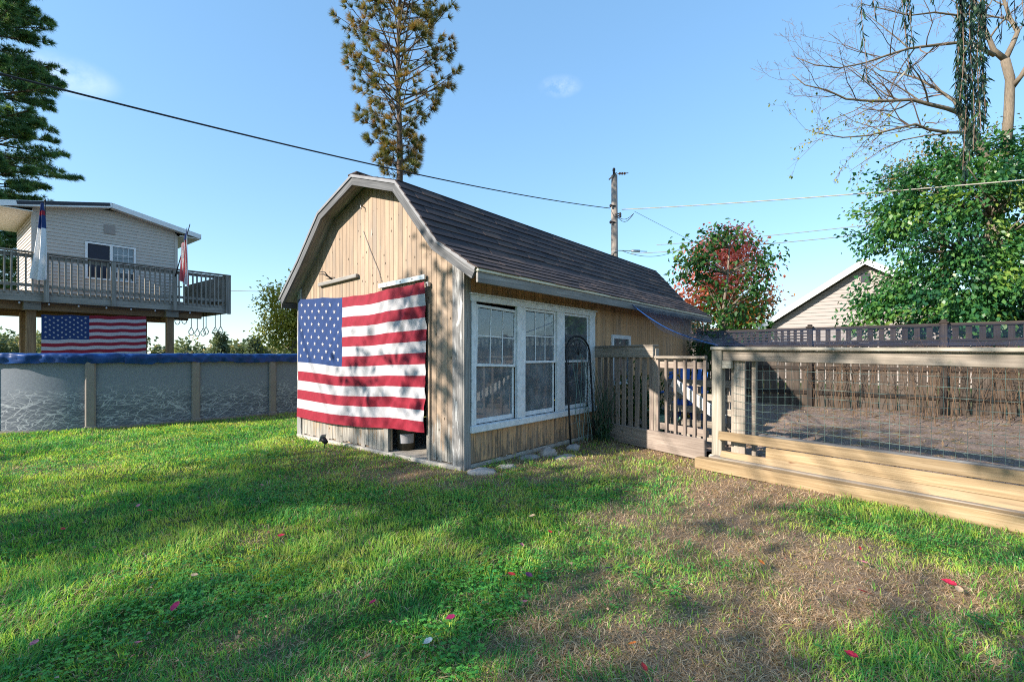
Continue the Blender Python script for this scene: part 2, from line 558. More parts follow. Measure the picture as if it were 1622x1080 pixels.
M['flag_fade'] = plain('faded_red_cloth', (0.52, 0.09, 0.10), 0.7, 0, 0.1, 25)
M['flag_white2'] = plain('white_cloth', (0.72, 0.71, 0.70), 0.7, 0, 0.05, 25)
M['flag_blue'] = plain('flag_blue_cloth', (0.009, 0.034, 0.13), 0.7, 0, 0.16, 25)
M['soffit'] = plain('white_ribbed_soffit', (0.70, 0.68, 0.62), 0.5, 0, 0.05)
M['darkroof'] = plain('dark_roof_edge', (0.045, 0.048, 0.06), 0.8, 0, 0.2, 20)
M['darkscreen'] = plain('dark_window_screen', (0.012, 0.016, 0.035), 0.4)
M['insul'] = plain('brown_ceramic', (0.22, 0.09, 0.05), 0.4)

def glass_mat(name, tint=(0.9, 0.95, 0.95), refl=0.12, dust_sheen=0.16):
    m, nt, b = nodes(name)
    tr = nt.nodes.new('ShaderNodeBsdfTransparent'); tr.inputs[0].default_value = (*tint, 1)
    gl = nt.nodes.new('ShaderNodeBsdfGlossy'); gl.inputs['Roughness'].default_value = 0.03
    gl.inputs['Color'].default_value = (0.9, 0.95, 1, 1)
    fr = N(nt, 'ShaderNodeFresnel', IOR=1.5)
    f = math_(nt, 'ADD', fr.outputs[0], refl)
    mx = nt.nodes.new('ShaderNodeMixShader')
    nt.links.new(f, mx.inputs[0]); nt.links.new(tr.outputs[0], mx.inputs[1]); nt.links.new(gl.outputs[0], mx.inputs[2])
    df = nt.nodes.new('ShaderNodeBsdfDiffuse'); df.inputs['Color'].default_value = (0.52, 0.56, 0.60, 1)
    dn = noise(nt, coords(nt, 'Object', (1, 1, 1)), 4.0, 4, 0.6)
    m2 = nt.nodes.new('ShaderNodeMixShader')
    nt.links.new(maprange(nt, dn, 0.3, 0.7, dust_sheen * 0.6, dust_sheen * 1.4), m2.inputs[0]); nt.links.new(mx.outputs[0], m2.inputs[1]); nt.links.new(df.outputs[0], m2.inputs[2])  # dusty film that also paints in pale grey-blue reflections
    nt.links.new(m2.outputs[0], nt.nodes['Material Output'].inputs['Surface'])
    return m
M['glass'] = glass_mat('window_glass', (0.9, 0.95, 0.95), 0.035)
M['glass_dark'] = glass_mat('dark_window_glass', (0.35, 0.4, 0.42), 0.06)

def net_mat(name, col, dens):
    m, nt, b = nodes(name)
    b.inputs['Base Color'].default_value = (*col, 1); b.inputs['Roughness'].default_value = 0.6
    tr = nt.nodes.new('ShaderNodeBsdfTransparent')
    n = noise(nt, coords(nt, 'Object', (1, 1, 1), False), 2.2, 4, 0.6)
    f = maprange(nt, n, 0.3, 0.7, dens * 0.65, min(1, dens * 1.35))
    mx = nt.nodes.new('ShaderNodeMixShader')
    nt.links.new(f, mx.inputs[0]); nt.links.new(tr.outputs[0], mx.inputs[1]); nt.links.new(b.outputs[0], mx.inputs[2])
    nt.links.new(mx.outputs[0], nt.nodes['Material Output'].inputs['Surface'])
    return m
M['net'] = net_mat('dark_blue_bird_netting', (0.012, 0.020, 0.050), 0.34)

def shingle_mat():
    m, nt, b = nodes('brown_asphalt_shingle')
    g = noise(nt, coords(nt, 'Object', (1, 1, 1)), 160, 2, 0.7)
    big = noise(nt, coords(nt, 'Object', (1, 1, 1)), 5, 4, 0.6)
    c = ramp(nt, objrand(nt), [(0.0, (0.024, 0.019, 0.024)), (0.45, (0.036, 0.027, 0.030)), (0.8, (0.056, 0.039, 0.036)), (1.0, (0.088, 0.058, 0.046))])
    c = mixc(nt, maprange(nt, g, 0.35, 0.7, 0.0, 0.4), c, (0.09, 0.070, 0.068))
    c = mixc(nt, maprange(nt, big, 0.45, 0.7, 0, 0.4), c, (0.025, 0.022, 0.028))
    nt.links.new(c, b.inputs['Base Color']); b.inputs['Roughness'].default_value = 0.8
    bump(nt, b, g, 0.4, 0.004)
    return m
M['shingle'] = shingle_mat()

def pool_mat():
    m, nt, b = nodes('pool_wall_print')
    uv = coords(nt, 'UV', (1, 1, 1), False)
    sx = nt.nodes.new('ShaderNodeSeparateXYZ'); nt.links.new(uv, sx.inputs[0])
    z = sx.outputs['Y']
    def crack(ang, sc, w, off):
        mp = N(nt, 'ShaderNodeMapping'); mp.inputs['Rotation'].default_value = (0, 0, ang); mp.inputs['Location'].default_value = off
        nt.links.new(uv, mp.inputs['Vector'])
        mu = N(nt, 'ShaderNodeVectorMath', operation='MULTIPLY'); mu.inputs[1].default_value = sc
        nt.links.new(mp.outputs[0], mu.inputs[0])
        nz = N(nt, 'ShaderNodeTexNoise', Scale=0.9, Detail=1.0)
        nt.links.new(mu.outputs[0], nz.inputs['Vector'])
        ad = N(nt, 'ShaderNodeVectorMath', operation='MULTIPLY_ADD')
        nt.links.new(nz.outputs['Color'], ad.inputs[0]); ad.inputs[1].default_value = (0.8, 0.8, 0.8)
        nt.links.new(mu.outputs[0], ad.inputs[2])
        v = N(nt, 'ShaderNodeTexVoronoi', feature='DISTANCE_TO_EDGE', Scale=1.0)
        nt.links.new(ad.outputs[0], v.inputs['Vector'])
        return maprange(nt, v.outputs['Distance'], w * 1.3, w * 0.5)
    ls = [crack(0.42, (1.9, 10.0, 1), 0.017, (0, 0, 0)), crack(-0.40, (1.8, 11.0, 1), 0.017, (3, 7, 0)), crack(0.12, (1.5, 14.0, 1), 0.020, (9, 1, 0)), crack(-0.75, (2.1, 9.0, 1), 0.014, (5, 5, 0))]
    lines = ls[0]
    for l_ in ls[1:]: lines = math_(nt, 'MAXIMUM', lines, l_)
    wob = noise(nt, uv, 2.5, 3)
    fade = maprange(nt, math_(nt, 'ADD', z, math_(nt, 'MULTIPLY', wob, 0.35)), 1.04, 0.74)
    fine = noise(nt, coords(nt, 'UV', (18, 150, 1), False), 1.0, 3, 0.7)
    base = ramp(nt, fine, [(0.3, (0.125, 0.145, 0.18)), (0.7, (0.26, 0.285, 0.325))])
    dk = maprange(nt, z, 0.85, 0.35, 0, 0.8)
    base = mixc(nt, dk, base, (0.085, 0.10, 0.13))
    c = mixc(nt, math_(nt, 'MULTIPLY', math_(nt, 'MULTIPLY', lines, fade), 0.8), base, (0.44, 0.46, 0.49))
    nt.links.new(c, b.inputs['Base Color']); b.inputs['Roughness'].default_value = 0.55
    bump(nt, b, fine, 0.15, 0.004)
    return m
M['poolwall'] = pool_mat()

# ---- ground cover map: 0 green, 1 dry; control points read off the photograph
_cp = [(60, 700, 0), (300, 700, 0), (480, 690, .05), (100, 800, 0), (300, 780, 0), (100, 900, .05), (400, 850, 0), (100, 1050, .05), (300, 1040, .15),
       (450, 1060, .25), (600, 1000, 0), (600, 850, 0), (500, 920, 0), (700, 950, 0), (780, 830, 0), (900, 780, .1), (950, 850, .15), (1000, 790, .2),
       (1300, 815, .05), (1380, 830, .1), (1470, 855, .1), (1600, 890, .1), (1420, 870, .2), (1600, 940, .55), (1330, 870, .8), (1250, 870, .95),
       (1150, 790, 1), (1080, 800, .85), (1200, 820, 1), (1240, 780, 1), (1000, 830, .7), (1090, 850, .85), (1170, 860, .7), (1100, 900, .45), (1180, 920, .7),
       (1290, 910, .95), (1400, 930, .95), (1250, 980, 1), (1150, 980, .9), (1050, 960, .6), (950, 960, .5), (920, 1020, .95), (850, 1060, .7), (1010, 1060, .6),
       (1130, 1050, .9), (1230, 1060, .8), (1350, 1050, .35), (1450, 1000, .35), (1500, 950, .8), (1600, 1000, .35), (1600, 1070, .3), (1480, 1070, .4), (730, 1060, .15),
       (640, 758, .85), (590, 750, .6), (720, 764, .6), (530, 722, .4), (560, 735, .35), (480, 735, 0), (420, 720, 0), (600, 780, 0), (500, 760, 0), (700, 790, .1), (850, 750, .45), (960, 735, .6), (1060, 720, .85), (1000, 715, .7), (1110, 735, .6), (780, 762, .5)]
CPX = np.array([[gp(a, b).x, gp(a, b).y] for a, b, _ in _cp]); CPV = np.array([v for *_, v in _cp])

def vnoise(x, y, seed=0):
    """cheap smooth value noise"""
    xi = np.floor(x).astype(int); yi = np.floor(y).astype(int); fx = x - xi; fy = y - yi
    fx = fx * fx * (3 - 2 * fx); fy = fy * fy * (3 - 2 * fy)
    def h(a, b):
        n = (a * 374761393 + b * 668265263 + seed * 974711) & 0x7fffffff
        n = ((n ^ (n >> 13)) * 1274126177) & 0x7fffffff
        return ((n ^ (n >> 16)) & 0xffff) / 65535.0
    return (h(xi, yi) * (1 - fx) + h(xi + 1, yi) * fx) * (1 - fy) + (h(xi, yi + 1) * (1 - fx) + h(xi + 1, yi + 1) * fx) * fy

def dryness(x, y):
    # weights in log-depth space so that near points spread less than far ones
    ly = np.log(np.maximum(y, 0.5)); lx = x / np.maximum(y, 0.5)
    cy = np.log(CPX[:, 1]); cx = CPX[:, 0] / CPX[:, 1]
    num = np.zeros_like(x); den = np.full_like(x, 1e-6)
    for a, b, v in zip(cx, cy, CPV):
        w = np.exp(-((lx - a) ** 2 + (1.6 * (ly - b)) ** 2) / (2 * 0.075 ** 2)) + 1e-7
        num += w * v; den += w
    d = num / den
    n = vnoise(x * 3.3, y * 3.3, 3) * 0.55 + vnoise(x * 9, y * 9, 5) * 0.45
    return np.clip(d + (n - 0.5) * 0.75, 0, 1)

# ------------------------------------------------------------------ the ground
SHED_O = Vector((-0.561, 5.6, 0)); SHED_R = math.atan2(-0.6254, 0.7803)
CS, SN = math.cos(SHED_R), math.sin(SHED_R)
def sw(x, y, z=0.0):                       # shed frame -> world (x right along the gable front, y along the side wall)
    return Vector((SHED_O.x + CS * x - SN * y, SHED_O.y + SN * x + CS * y, z))
FD = Vector((0.62, -0.785, 0)).normalized(); FN = Vector((-FD.y, FD.x, 0))      # garden fence: along / away
POST = Vector((2.53, 5.87, 0))
def fw(a, b, z=0.0): return POST + FD * a + FN * b + Vector((0, 0, z))
BF0 = Vector((7.35, 11.80, 0)); BFD = Vector((0.746, -0.665, 0)).normalized(); BFN = Vector((-BFD.y, BFD.x, 0))
def bw(t, b=0.0, z=0.0): return BF0 + BFD * t + BFN * b + Vector((0, 0, z))
PA = Vector((math.cos(math.radians(46)), math.sin(math.radians(46)), 0)); PN = Vector((-PA.y, PA.x, 0))

def ground_material():
    m, nt, b = nodes('lawn_ground')
    a = N(nt, 'ShaderNodeAttribute', attribute_name='dry')
    v = coords(nt, 'Object', (1, 1, 1), False)
    n1 = noise(nt, v, 22, 6, 0.7); n2 = noise(nt, v, 90, 3, 0.7); n3 = noise(nt, v, 0.06, 4, 0.6)
    green = ramp(nt, n1, [(0.3, (0.012, 0.04, 0.010)), (0.7, (0.05, 0.10, 0.025))])
    dirt = ramp(nt, n2, [(0.25, (0.10, 0.067, 0.048)), (0.55, (0.26, 0.18, 0.13)), (0.8, (0.46, 0.34, 0.25))])
    c = mixc(nt, a.outputs['Fac'], green, dirt)
    geo = nt.nodes.new('ShaderNodeNewGeometry')
    ln = N(nt, 'ShaderNodeVectorMath', operation='LENGTH'); nt.links.new(geo.outputs['Position'], ln.inputs[0])
    far = maprange(nt, ln.outputs['Value'], 22, 60)
    field = ramp(nt, n3, [(0.35, (0.16, 0.17, 0.05)), (0.6, (0.30, 0.26, 0.10)), (0.75, (0.36, 0.30, 0.13))])
    c = mixc(nt, far, c, field)
    nt.links.new(c, b.inputs['Base Color']); b.inputs['Roughness'].default_value = 0.95
    b.inputs['Specular IOR Level'].default_value = 0.1
    bump(nt, b, n1, 0.5, 0.02)
    return m
M['ground'] = ground_material()
def ground():
    n = 130; k = 7.6; s = 1500 / (math.exp(k) - 1)
    t = np.linspace(-1, 1, 2 * n + 1)
    w = np.sign(t) * (np.exp(k * np.abs(t)) - 1) * s
    gx, gy = np.meshgrid(w + 0.6, w + 4.2)
    X, Y = gx.ravel(), gy.ravel()
    m = 2 * n + 1
    near = np.hypot(X, Y - 4) < 25
    Z = np.zeros_like(X)
    Z[near] = (vnoise(X[near] * 1.3, Y[near] * 1.3, 9) - 0.5) * 0.03
    i, j = np.meshgrid(np.arange(m - 1), np.arange(m - 1))
    a = (j * m + i).ravel()
    me = np_mesh('ground', np.stack([X, Y, Z], 1), np.stack([a, a + 1, a + m + 1, a + m], 1), M['ground'], smooth=True)
    d = np.zeros_like(X)
    ok = (Y > 1.2) & (np.hypot(X, Y) < 25)
    d[ok] = dryness(X[ok], Y[ok])
    at_ = me.attributes.new('dry', 'FLOAT', 'POINT'); at_.data.foreach_set('value', d.astype(np.float32))
    tag(link('ground', me), kind='structure')
ground()

def soil_material():
    m, nt, b = nodes('garden_mulch')
    v = coords(nt, 'Object', (1, 1, 1), False)
    n1 = noise(nt, v, 30, 6, 0.75); n2 = noise(nt, v, 1.6, 4, 0.6)
    c = ramp(nt, n1, [(0.28, (0.11, 0.08, 0.068)), (0.5, (0.28, 0.21, 0.175)), (0.66, (0.44, 0.335, 0.28)), (0.8, (0.62, 0.52, 0.43))])
    c = mixc(nt, maprange(nt, n2, 0.5, 0.7, 0, 0.6), c, (0.30, 0.22, 0.17))
    nt.links.new(c, b.inputs['Base Color']); b.inputs['Roughness'].default_value = 0.95
    bump(nt, b, n1, 0.9, 0.03)
    return m
M['soil'] = soil_material()
def quad_sheet(mb, a, b, c, d, nu, nv, z0, amp, seed):
    def fn(u, v):
        p = (a * (1 - u) + b * u) * (1 - v) + (d * (1 - u) + c * u) * v
        return (p.x, p.y, z0 + amp * float(vnoise(np.array([p.x * 2.2]), np.array([p.y * 2.2]), seed)[0] + 0.4 * vnoise(np.array([p.x * 7.]), np.array([p.y * 7.]), seed)[0]))
    mb.grid(nu, nv, fn)
mb = MB()
g1, g2, g3, g4 = fw(0.0, 0.06), fw(5.6, 0.06), bw(7.2, -0.05), bw(-2.5, -0.05)
quad_sheet(mb, g1, g2, g3, g4, 90, 90, 0.06, 0.09, 21)
quad_sheet(mb, sw(0.05, 3.1), g1, g4, sw(0.05, 8.2), 20, 30, 0.06, 0.09, 21)
tag(mb.build('garden_bed', M['soil']), kind='structure')

# ------------------------------------------------------------------ the shed
PROF = [(0.41, 2.293), (-0.213, 2.683), (-0.957, 3.531), (-1.928, 3.838), (-2.82, 3.48), (-3.42, 2.85), (-4.03, 2.284)]
def offset(prof, d):
    """mitred offset of the roof profile, d > 0 outwards"""
    out = []
    n = len(prof)
    nrm = []
    for i in range(n - 1):
        a, b = prof[i], prof[i + 1]
        dx, dz = b[0] - a[0], b[1] - a[1]; l = math.hypot(dx, dz)
        nrm.append((dz / l, -dx / l))
    for i in range(n):
        if i == 0: m = nrm[0]; k = 1
        elif i == n - 1: m = nrm[-1]; k = 1
        else:
            m = (nrm[i - 1][0] + nrm[i][0], nrm[i - 1][1] + nrm[i][1]); l = math.hypot(*m); m = (m[0] / l, m[1] / l)
            k = 1 / max(0.3, m[0] * nrm[i][0] + m[1] * nrm[i][1])
        out.append((prof[i][0] + m[0] * d * k, prof[i][1] + m[1] * d * k))
    return out
def roof_z(x):
    for a, b in zip(PROF, PROF[1:]):
        if b[0] <= x <= a[0]:
            return a[1] + (x - a[0]) / (b[0] - a[0]) * (b[1] - a[1])
    return 2.2
SW_, SL = 3.85, 8.0
shed = thing('garden_shed', 'tan board shed with a gambrel shingle roof and a row of white windows', 'shed', SHED_O, SHED_R)
cv = lambda a, b, y: (a, y, b)
# concrete floor
mb = MB(); mb.box((-SW_ / 2, SL / 2 - 0.05, -0.04), (SW_ - 0.02, SL, 0.18), ch=0.012); mb.build('floor_slab', M['concrete'], shed)
# gable boards
nb = 41; pw = SW_ / nb
D0, D1 = -1.403, -0.615
for i in range(nb):
    x0 = -SW_ + i * pw + 0.003; x1 = x0 + pw - 0.006
    xc = (x0 + x1) / 2
    zb = 0.05 + R.uniform(0, 0.035)
    if D0 < xc < D1: zb = 2.0
    mb = MB()
    mb.prism([(x0, zb), (x1, zb), (x1, roof_z(x1) - 0.085), (x0, roof_z(x0) - 0.085)], 0.0, 0.019, cv)
    mb.build('board', M['tan'], shed)
    # backing behind the joint lets no light through
mb = MB()
def backing(xa, xb, za, n=24):
    top = [(xa + (xb - xa) * k / n, roof_z(xa + (xb - xa) * k / n) - 0.09) for k in range(n, -1, -1)]
    mb.prism([(xa, za), (xb, za)] + top, 0.021, 0.05, cv)
backing(-SW_ + 0.01, D0 - 0.002, 0.06); backing(D1 + 0.002, -0.02, 0.06); backing(D0, D1, 2.0)
mb.build('gable_frame', M['inner'], shed)
# back gable + left wall + inner linings
mb = MB()
top = [(-0.02 - 3.81 * k / 24, roof_z(-0.02 - 3.81 * k / 24) - 0.085) for k in range(25)]
mb.prism([(-3.83, 0.05), (-0.02, 0.05)] + top, SL - 0.05, SL, cv); mb.build('rear_wall', M['tanside'], shed)
mb = MB(); mb.box((-SW_ + 0.03, SL / 2 + 0.0, 1.28), (0.05, SL - 0.12, 2.42)); mb.build('far_side_wall', M['inner'], shed)
# side wall boards around the windows
W0, W1, WZ0, WZ1 = 0.10, 3.07, 0.445, 2.065
SM0, SM1, SMZ0, SMZ1 = 3.70, 4.46, 0.82, 1.72
ns = 80; ps = SL / ns
for i in range(ns):
    y0 = i * ps + 0.003; y1 = y0 + ps - 0.006; yc = (y0 + y1) / 2
    ztop = 2.43
    spans = [(0.05 + R.uniform(0, 0.03), ztop)]
    for wa, wb, za, zb in ((W0, W1, WZ0, WZ1), (SM0, SM1, SMZ0, SMZ1)):
        if wa < yc < wb:
            spans = [(spans[0][0], za), (zb, ztop)]
    for za, zb in spans:
        mb = MB(); mb.box((-0.0105, yc, (za + zb) / 2), (0.019, y1 - y0, zb - za)); mb.build('board', M['tanside'], shed)
mb = MB()
for ya, yb, za, zb in ((0.03, W0, 0.06, 2.4), (W0, W1, 0.06, WZ0), (W0, W1, WZ1, 2.4), (W1, SM0, 0.06, 2.4), (SM0, SM1, 0.06, SMZ0), (SM0, SM1, SMZ1, 2.4), (SM1, SL - 0.06, 0.06, 2.4)):
    mb.box((-0.036, (ya + yb) / 2, (za + zb) / 2), (0.028, yb - ya, zb - za))
mb.build('side_frame', M['inner'], shed)
# corner boards
mb = MB(); mb.box((-0.085, -0.013, 1.23), (0.172, 0.024, 2.46), ch=0.004); mb.build('corner_board', M['whitewood'], shed)
mb = MB(); mb.box((0.013, 0.034, 1.21), (0.022, 0.115, 2.42), ch=0.004); mb.build('corner_board', M['greywood'], shed)
mb = MB(); mb.box((-SW_ + 0.055, -0.013, 1.23), (0.12, 0.024, 2.44), ch=0.004); mb.build('corner_board', M['whitewood'], shed)
mb = MB(); mb.box((D0 - 0.05, -0.014, 1.02), (0.10, 0.026, 1.94), ch=0.003); mb.build('door_jamb', M['tan'], shed)
mb = MB(); mb.box((D1 + 0.03, -0.014, 1.02), (0.03, 0.026, 1.94), ch=0.003); mb.build('door_jamb', M['tan'], shed)
# roof
inn = offset(PROF, -0.06)
mb = MB(); mb.prism(PROF + inn[::-1], -0.20, 8.10, cv); roof = mb.build('roof', M['greywood'], shed)
o1, o2 = offset(PROF, 0.004), offset(PROF, -0.125)
for i in range(6):
    mb = MB(); l_ = math.dist(o1[i], o1[i + 1]); mb.prism([o1[i], o1[i + 1], o2[i + 1], o2[i]], -0.238, -0.203, cv, ((o1[i + 1][0] - o1[i][0]) / l_, (o1[i + 1][1] - o1[i][1]) / l_)); mb.build('rake_board', M['rakewood'], roof)
o1, o2 = offset(PROF, 0.010), offset(PROF, -0.026)
for i in range(6):
    mb = MB(); mb.prism([o1[i], o1[i + 1], o2[i + 1], o2[i]], -0.252, -0.239, cv); mb.build('drip_edge', M['drip'], roof)
mb = MB(); mb.box((0.405, 3.95, 2.198), (0.032, 8.33, 0.115), ch=0.004); mb.build('fascia_board', M['greywood'], roof)
mb = MB(); mb.box((0.415, 3.95, 2.283), (0.05, 8.36, 0.05), ch=0.008); mb.build('drip_edge', M['cream'], roof)
mb = MB(); mb.box((-4.03, 3.95, 2.20), (0.03, 8.3, 0.12)); mb.build('fascia_board', M['rakewood'], roof)
# shingles you can see: one by one
sh_me = []; tab0 = 8.385 / 22
for k in range(4):
    mb = MB(); mb.box((0, 0, 0), (tab0 - 0.003 - 0.003 * k, 0.172, 0.011 + 0.002 * (k % 2))); sh_me.append(mb.mesh('shingle', M['shingle']))
path = [(0.43, 2.281)] + PROF[1:3]
lens = [math.dist(path[i], path[i + 1]) for i in range(2)]
rows = 13; expo = sum(lens) / rows; cols = 22; tab = 8.385 / cols
for r_ in range(rows):
    d = (r_ + 0.5) * expo
    if d < lens[0]: a, b, q = path[0], path[1], d
    else: a, b, q = path[1], path[2], d - lens[0]
    l = math.dist(a, b); dx, dz = (b[0] - a[0]) / l, (b[1] - a[1]) / l
    px_, pz_ = a[0] + dx * q, a[1] + dz * q
    up = Vector((dx, 0, dz)); al = Vector((0, 1, 0)); nr = up.cross(al) * -1
    if nr.z < 0: nr = -nr
    tilt = 0.075
    up2 = (up - nr * tilt).normalized(); nr2 = al.cross(up2)
    if nr2.z < 0: nr2 = -nr2
    Mx = Matrix((al, up2, nr2)).transposed()
    if Mx.determinant() < 0: Mx = Matrix((-al, up2, nr2)).transposed()
    for c_ in range(cols + r_ % 2):
        y = -0.263 + (c_ + 0.5 - (0.5 if r_ % 2 else 0)) * tab
        w = 1.0
        if y - tab / 2 < -0.263: w = (y + tab / 2 + 0.263) / tab; y = -0.263 + w * tab / 2
        if y + tab / 2 > 8.13: w = (8.13 - y + tab / 2) / tab; y = 8.13 - w * tab / 2
        o = link('shingle', sh_me[R.randrange(4)], roof)
        p = Vector((px_, y, pz_)) + nr * (0.017 + R.uniform(-0.002, 0.003)) + up * R.uniform(-0.006, 0.006)
        o.matrix_local = Matrix.Translation(p) @ Mx.to_4x4() @ Matrix.Diagonal((w, 1, 1, 1))
# the slopes turned away: the same tabs joined
mb = MB()
for i in (2, 3, 4, 5):
    a, b = (PROF[i], PROF[i + 1]) if i == 2 else (PROF[i + 1], PROF[i])
    l = math.dist(a, b); n = max(2, round(l / 0.143)); dx, dz = (b[0] - a[0]) / l, (b[1] - a[1]) / l
    up = Vector((dx, 0, dz)); al = Vector((0, 1, 0)); nr = up.cross(al)
    if nr.z < 0: nr = -nr
    for r_ in range(n):
        q = (r_ + 0.5) * l / n
        up2 = (up - nr * 0.075).normalized(); Mx = Matrix((al, up2, al.cross(up2))).transposed()
        mb.box(Vector((a[0] + dx * q, 3.945, a[1] + dz * q)) + nr * 0.017, (8.35, 0.17, 0.012), Mx)
tag(mb.build('shingle_field', M['shingle'], roof), kind='stuff')
mb = MB(); mb.box((-1.928, 3.945, 3.862), (0.22, 8.36, 0.03), ch=0.01); mb.build('ridge_cap', M['shingle'], roof)

# triple window: frame > sashes, muntins, panes
def yof(px): r = (px - 811) / F; return (0.561 + 5.6 * r) / (0.6258 - 0.78 * r)
mull = [yof(q) for q in (744, 751.8, 816.5, 829.6, 880, 892, 931.8, 940.4)]
bays = [(mull[1], mull[2], True, True), (mull[3], mull[4], True, False), (mull[5], mull[6], False, False)]
casing = MB()
casing.box((0.012, (W0 + W1) / 2, WZ1 - 0.03), (0.05, W1 - W0 + 0.04, 0.075), ch=0.006)
casing.box((0.028, (W0 + W1) / 2, WZ1 + 0.017), (0.075, W1 - W0 + 0.07, 0.02), ch=0.004)
casing.box((0.025, (W0 + W1) / 2, WZ0 + 0.03), (0.085, W1 - W0 + 0.05, 0.085), ch=0.008)
zc, zl = (WZ0 + WZ1) / 2, WZ1 - WZ0 - 0.14
for a, b in ((mull[0], mull[1]), (mull[2], mull[3]), (mull[4], mull[5]), (mull[6], mull[7])):
    casing.box((0.010, (a + b) / 2, zc + 0.005), (0.046, b - a - 0.002, zl), ch=0.004)
casing.box((0.034, mull[0] - 0.0 + 0.012, zc), (0.012, 0.03, WZ1 - WZ0 - 0.1))
wf = casing.build('window_frame', M['wornwhite'], shed)
ZB, ZT, ZM = WZ0 + 0.075, WZ1 - 0.068, 1.262
pane_cache = {}
def pane(sx, sy, mat, parent, loc):
    k = (round(sx, 3), round(sy, 3), mat.name)
    if k not in pane_cache:
        mb = MB(); mb.box((0, 0, 0), (0.004, sx, sy)); pane_cache[k] = mb.mesh('pane', mat)
    return link('pane', pane_cache[k], parent, loc)
for bi, (a, b, munt, tilt) in enumerate(bays):
    w = b - a; yc = (a + b) / 2
    # lower sash (inner track), upper sash (outer)
    for nm, za, zb, xx, grid in (('lower_sash', ZB, ZM + 0.02, -0.034, False), ('upper_sash', ZM - 0.02, ZT, -0.006, munt)):
        mb = MB(); st = 0.038; z0_, z1_ = za, zb
        mb.box((0, -w / 2 + st / 2 + 0.004, (zb - za) / 2), (0.024, st, zb - za - 0.004), ch=0.003)
        mb.box((0, w / 2 - st / 2 - 0.004, (zb - za) / 2), (0.024, st, zb - za - 0.004), ch=0.003)
        bh = 0.06 if nm == 'lower_sash' else 0.034
        mb.box((0, 0, bh / 2 + 0.002), (0.022, w - 2 * st - 0.008, bh), ch=0.003)
        mb.box((0, 0, zb - za - 0.019), (0.022, w - 2 * st - 0.008, 0.034), ch=0.003)
        iw = w - 2 * st - 0.008; ih = zb - za - bh - 0.04
        zc2 = bh + 0.002 + ih / 2
        sx_ = mb.build(nm, M['wornwhite'], wf, (xx, yc, za - (0.035 if (tilt and nm == 'upper_sash') else 0)), ((math.radians(-1.6), 0, 0) if (tilt and nm == 'upper_sash') else (0, 0, 0)))
        if nm == 'upper_sash' and tilt: sx_['label'] = 'upper sash that has slipped down at one corner'
        if grid:
            mbm = MB()
            for q in (-1, 1): mbm.box((0, q * iw / 6, zc2), (0.016, 0.014, ih))
            mbm.box((0.001, 0, zc2), (0.016, iw, 0.014)); mbm.v and None
            mo = mbm.build('muntin', M['wornwhite'], wf, sx_.location, sx_.rotation_euler)
            for q in range(3):
                for k in range(2):
                    pw_, ph_ = iw / 3 - 0.014, ih / 2 - 0.014
                    rot = sx_.rotation_euler.to_matrix()
                    loc = Vector(sx_.location) + rot @ Vector((0, (q - 1) * iw / 3, zc2 + (k - 0.5) * ih / 2))
                    o = pane(pw_, ph_, M['glass'], wf, loc); o.rotation_euler = sx_.rotation_euler
        else:
            pane(iw, ih, M['glass'] if bi < 2 else M['glass_dark'], wf, Vector(sx_.location) + Vector((0, 0, zc2)))
# the small window further along
mb = MB(); t_ = 0.07
mb.box((0.012, (SM0 + SM1) / 2, SMZ1 - t_ / 2), (0.04, SM1 - SM0, t_), ch=0.004); mb.box((0.012, (SM0 + SM1) / 2, SMZ0 + t_ / 2), (0.04, SM1 - SM0, t_), ch=0.004)
for q in (SM0 + t_ / 2, SM1 - t_ / 2): mb.box((0.011, q, (SMZ0 + SMZ1) / 2), (0.038, t_, SMZ1 - SMZ0 - 2 * t_ - 0.002), ch=0.004)
sf = mb.build('window_frame', M['wornwhite'], shed)
pane(SM1 - SM0 - 2 * t_, SMZ1 - SMZ0 - 2 * t_, M['glass_dark'], sf, (0.0, (SM0 + SM1) / 2, (SMZ0 + SMZ1) / 2))
# gable bits: the old bracket bar with a hook, hanging cord, white metal strip, latch
def fs(px, py, dy=0.0):
    r = (px - 811) / F; s = (-0.561 - 5.6 * r) / (0.7803 + 0.6254 * r); Y = 5.6 + 0.6254 * s
    return Vector((-s, dy, H + (HZ - py) / F * Y))
mb = MB(); mb.beam(fs(508, 452, -0.03), fs(569, 437, -0.03), 0.05, 0.055, ch=0.006); mb.build('wooden_bar', M['greywood'], shed)
mb = MB(); mb.tube([fs(531, 445, -0.02), fs(529, 439, -0.10), fs(524, 436, -0.12), fs(514, 436, -0.10)], [0.014, 0.012, 0.009, 0.004], 6)
mb.tube([fs(529, 439, -0.10), fs(527, 433, -0.13), fs(518, 432, -0.14)], [0.011, 0.008, 0.004], 6); mb.build('hook', M['black'], shed)
mb = MB(); mb.beam(fs(604, 454, -0.035), fs(677, 439, -0.035), 0.03, 0.062, ch=0.004)
for q in (0.2, 0.5, 0.75):
    p = fs(604, 454, -0.052).lerp(fs(677, 439, -0.052), q); mb.m = 1; mb.box(p, (0.015, 0.006, 0.015))
mb.build('metal_strip', [M['alu'], M['black']], shed)
mb = MB(); mb.box(fs(681, 451, -0.03), (0.05, 0.05, 0.06), ch=0.006); mb.build('latch', M['steel'], shed)
mb = MB(); mb.tube([fs(576, 366, -0.012), fs(588, 398, -0.012), fs(601, 430, -0.012), fs(606, 447, -0.014)], 0.0045, 5); mb.build('cord', M['greywood'], shed)
mb = MB(); mb.tube([fs(573, 326, -0.01), fs(577, 327, -0.06), fs(578, 333, -0.06)], 0.008, 6); mb.build('hook', M['steel'], shed)
mb = MB(); mb.box(fs(679, 604, -0.028), (0.035, 0.02, 0.05), ch=0.004); mb.build('latch', M['black'], shed)

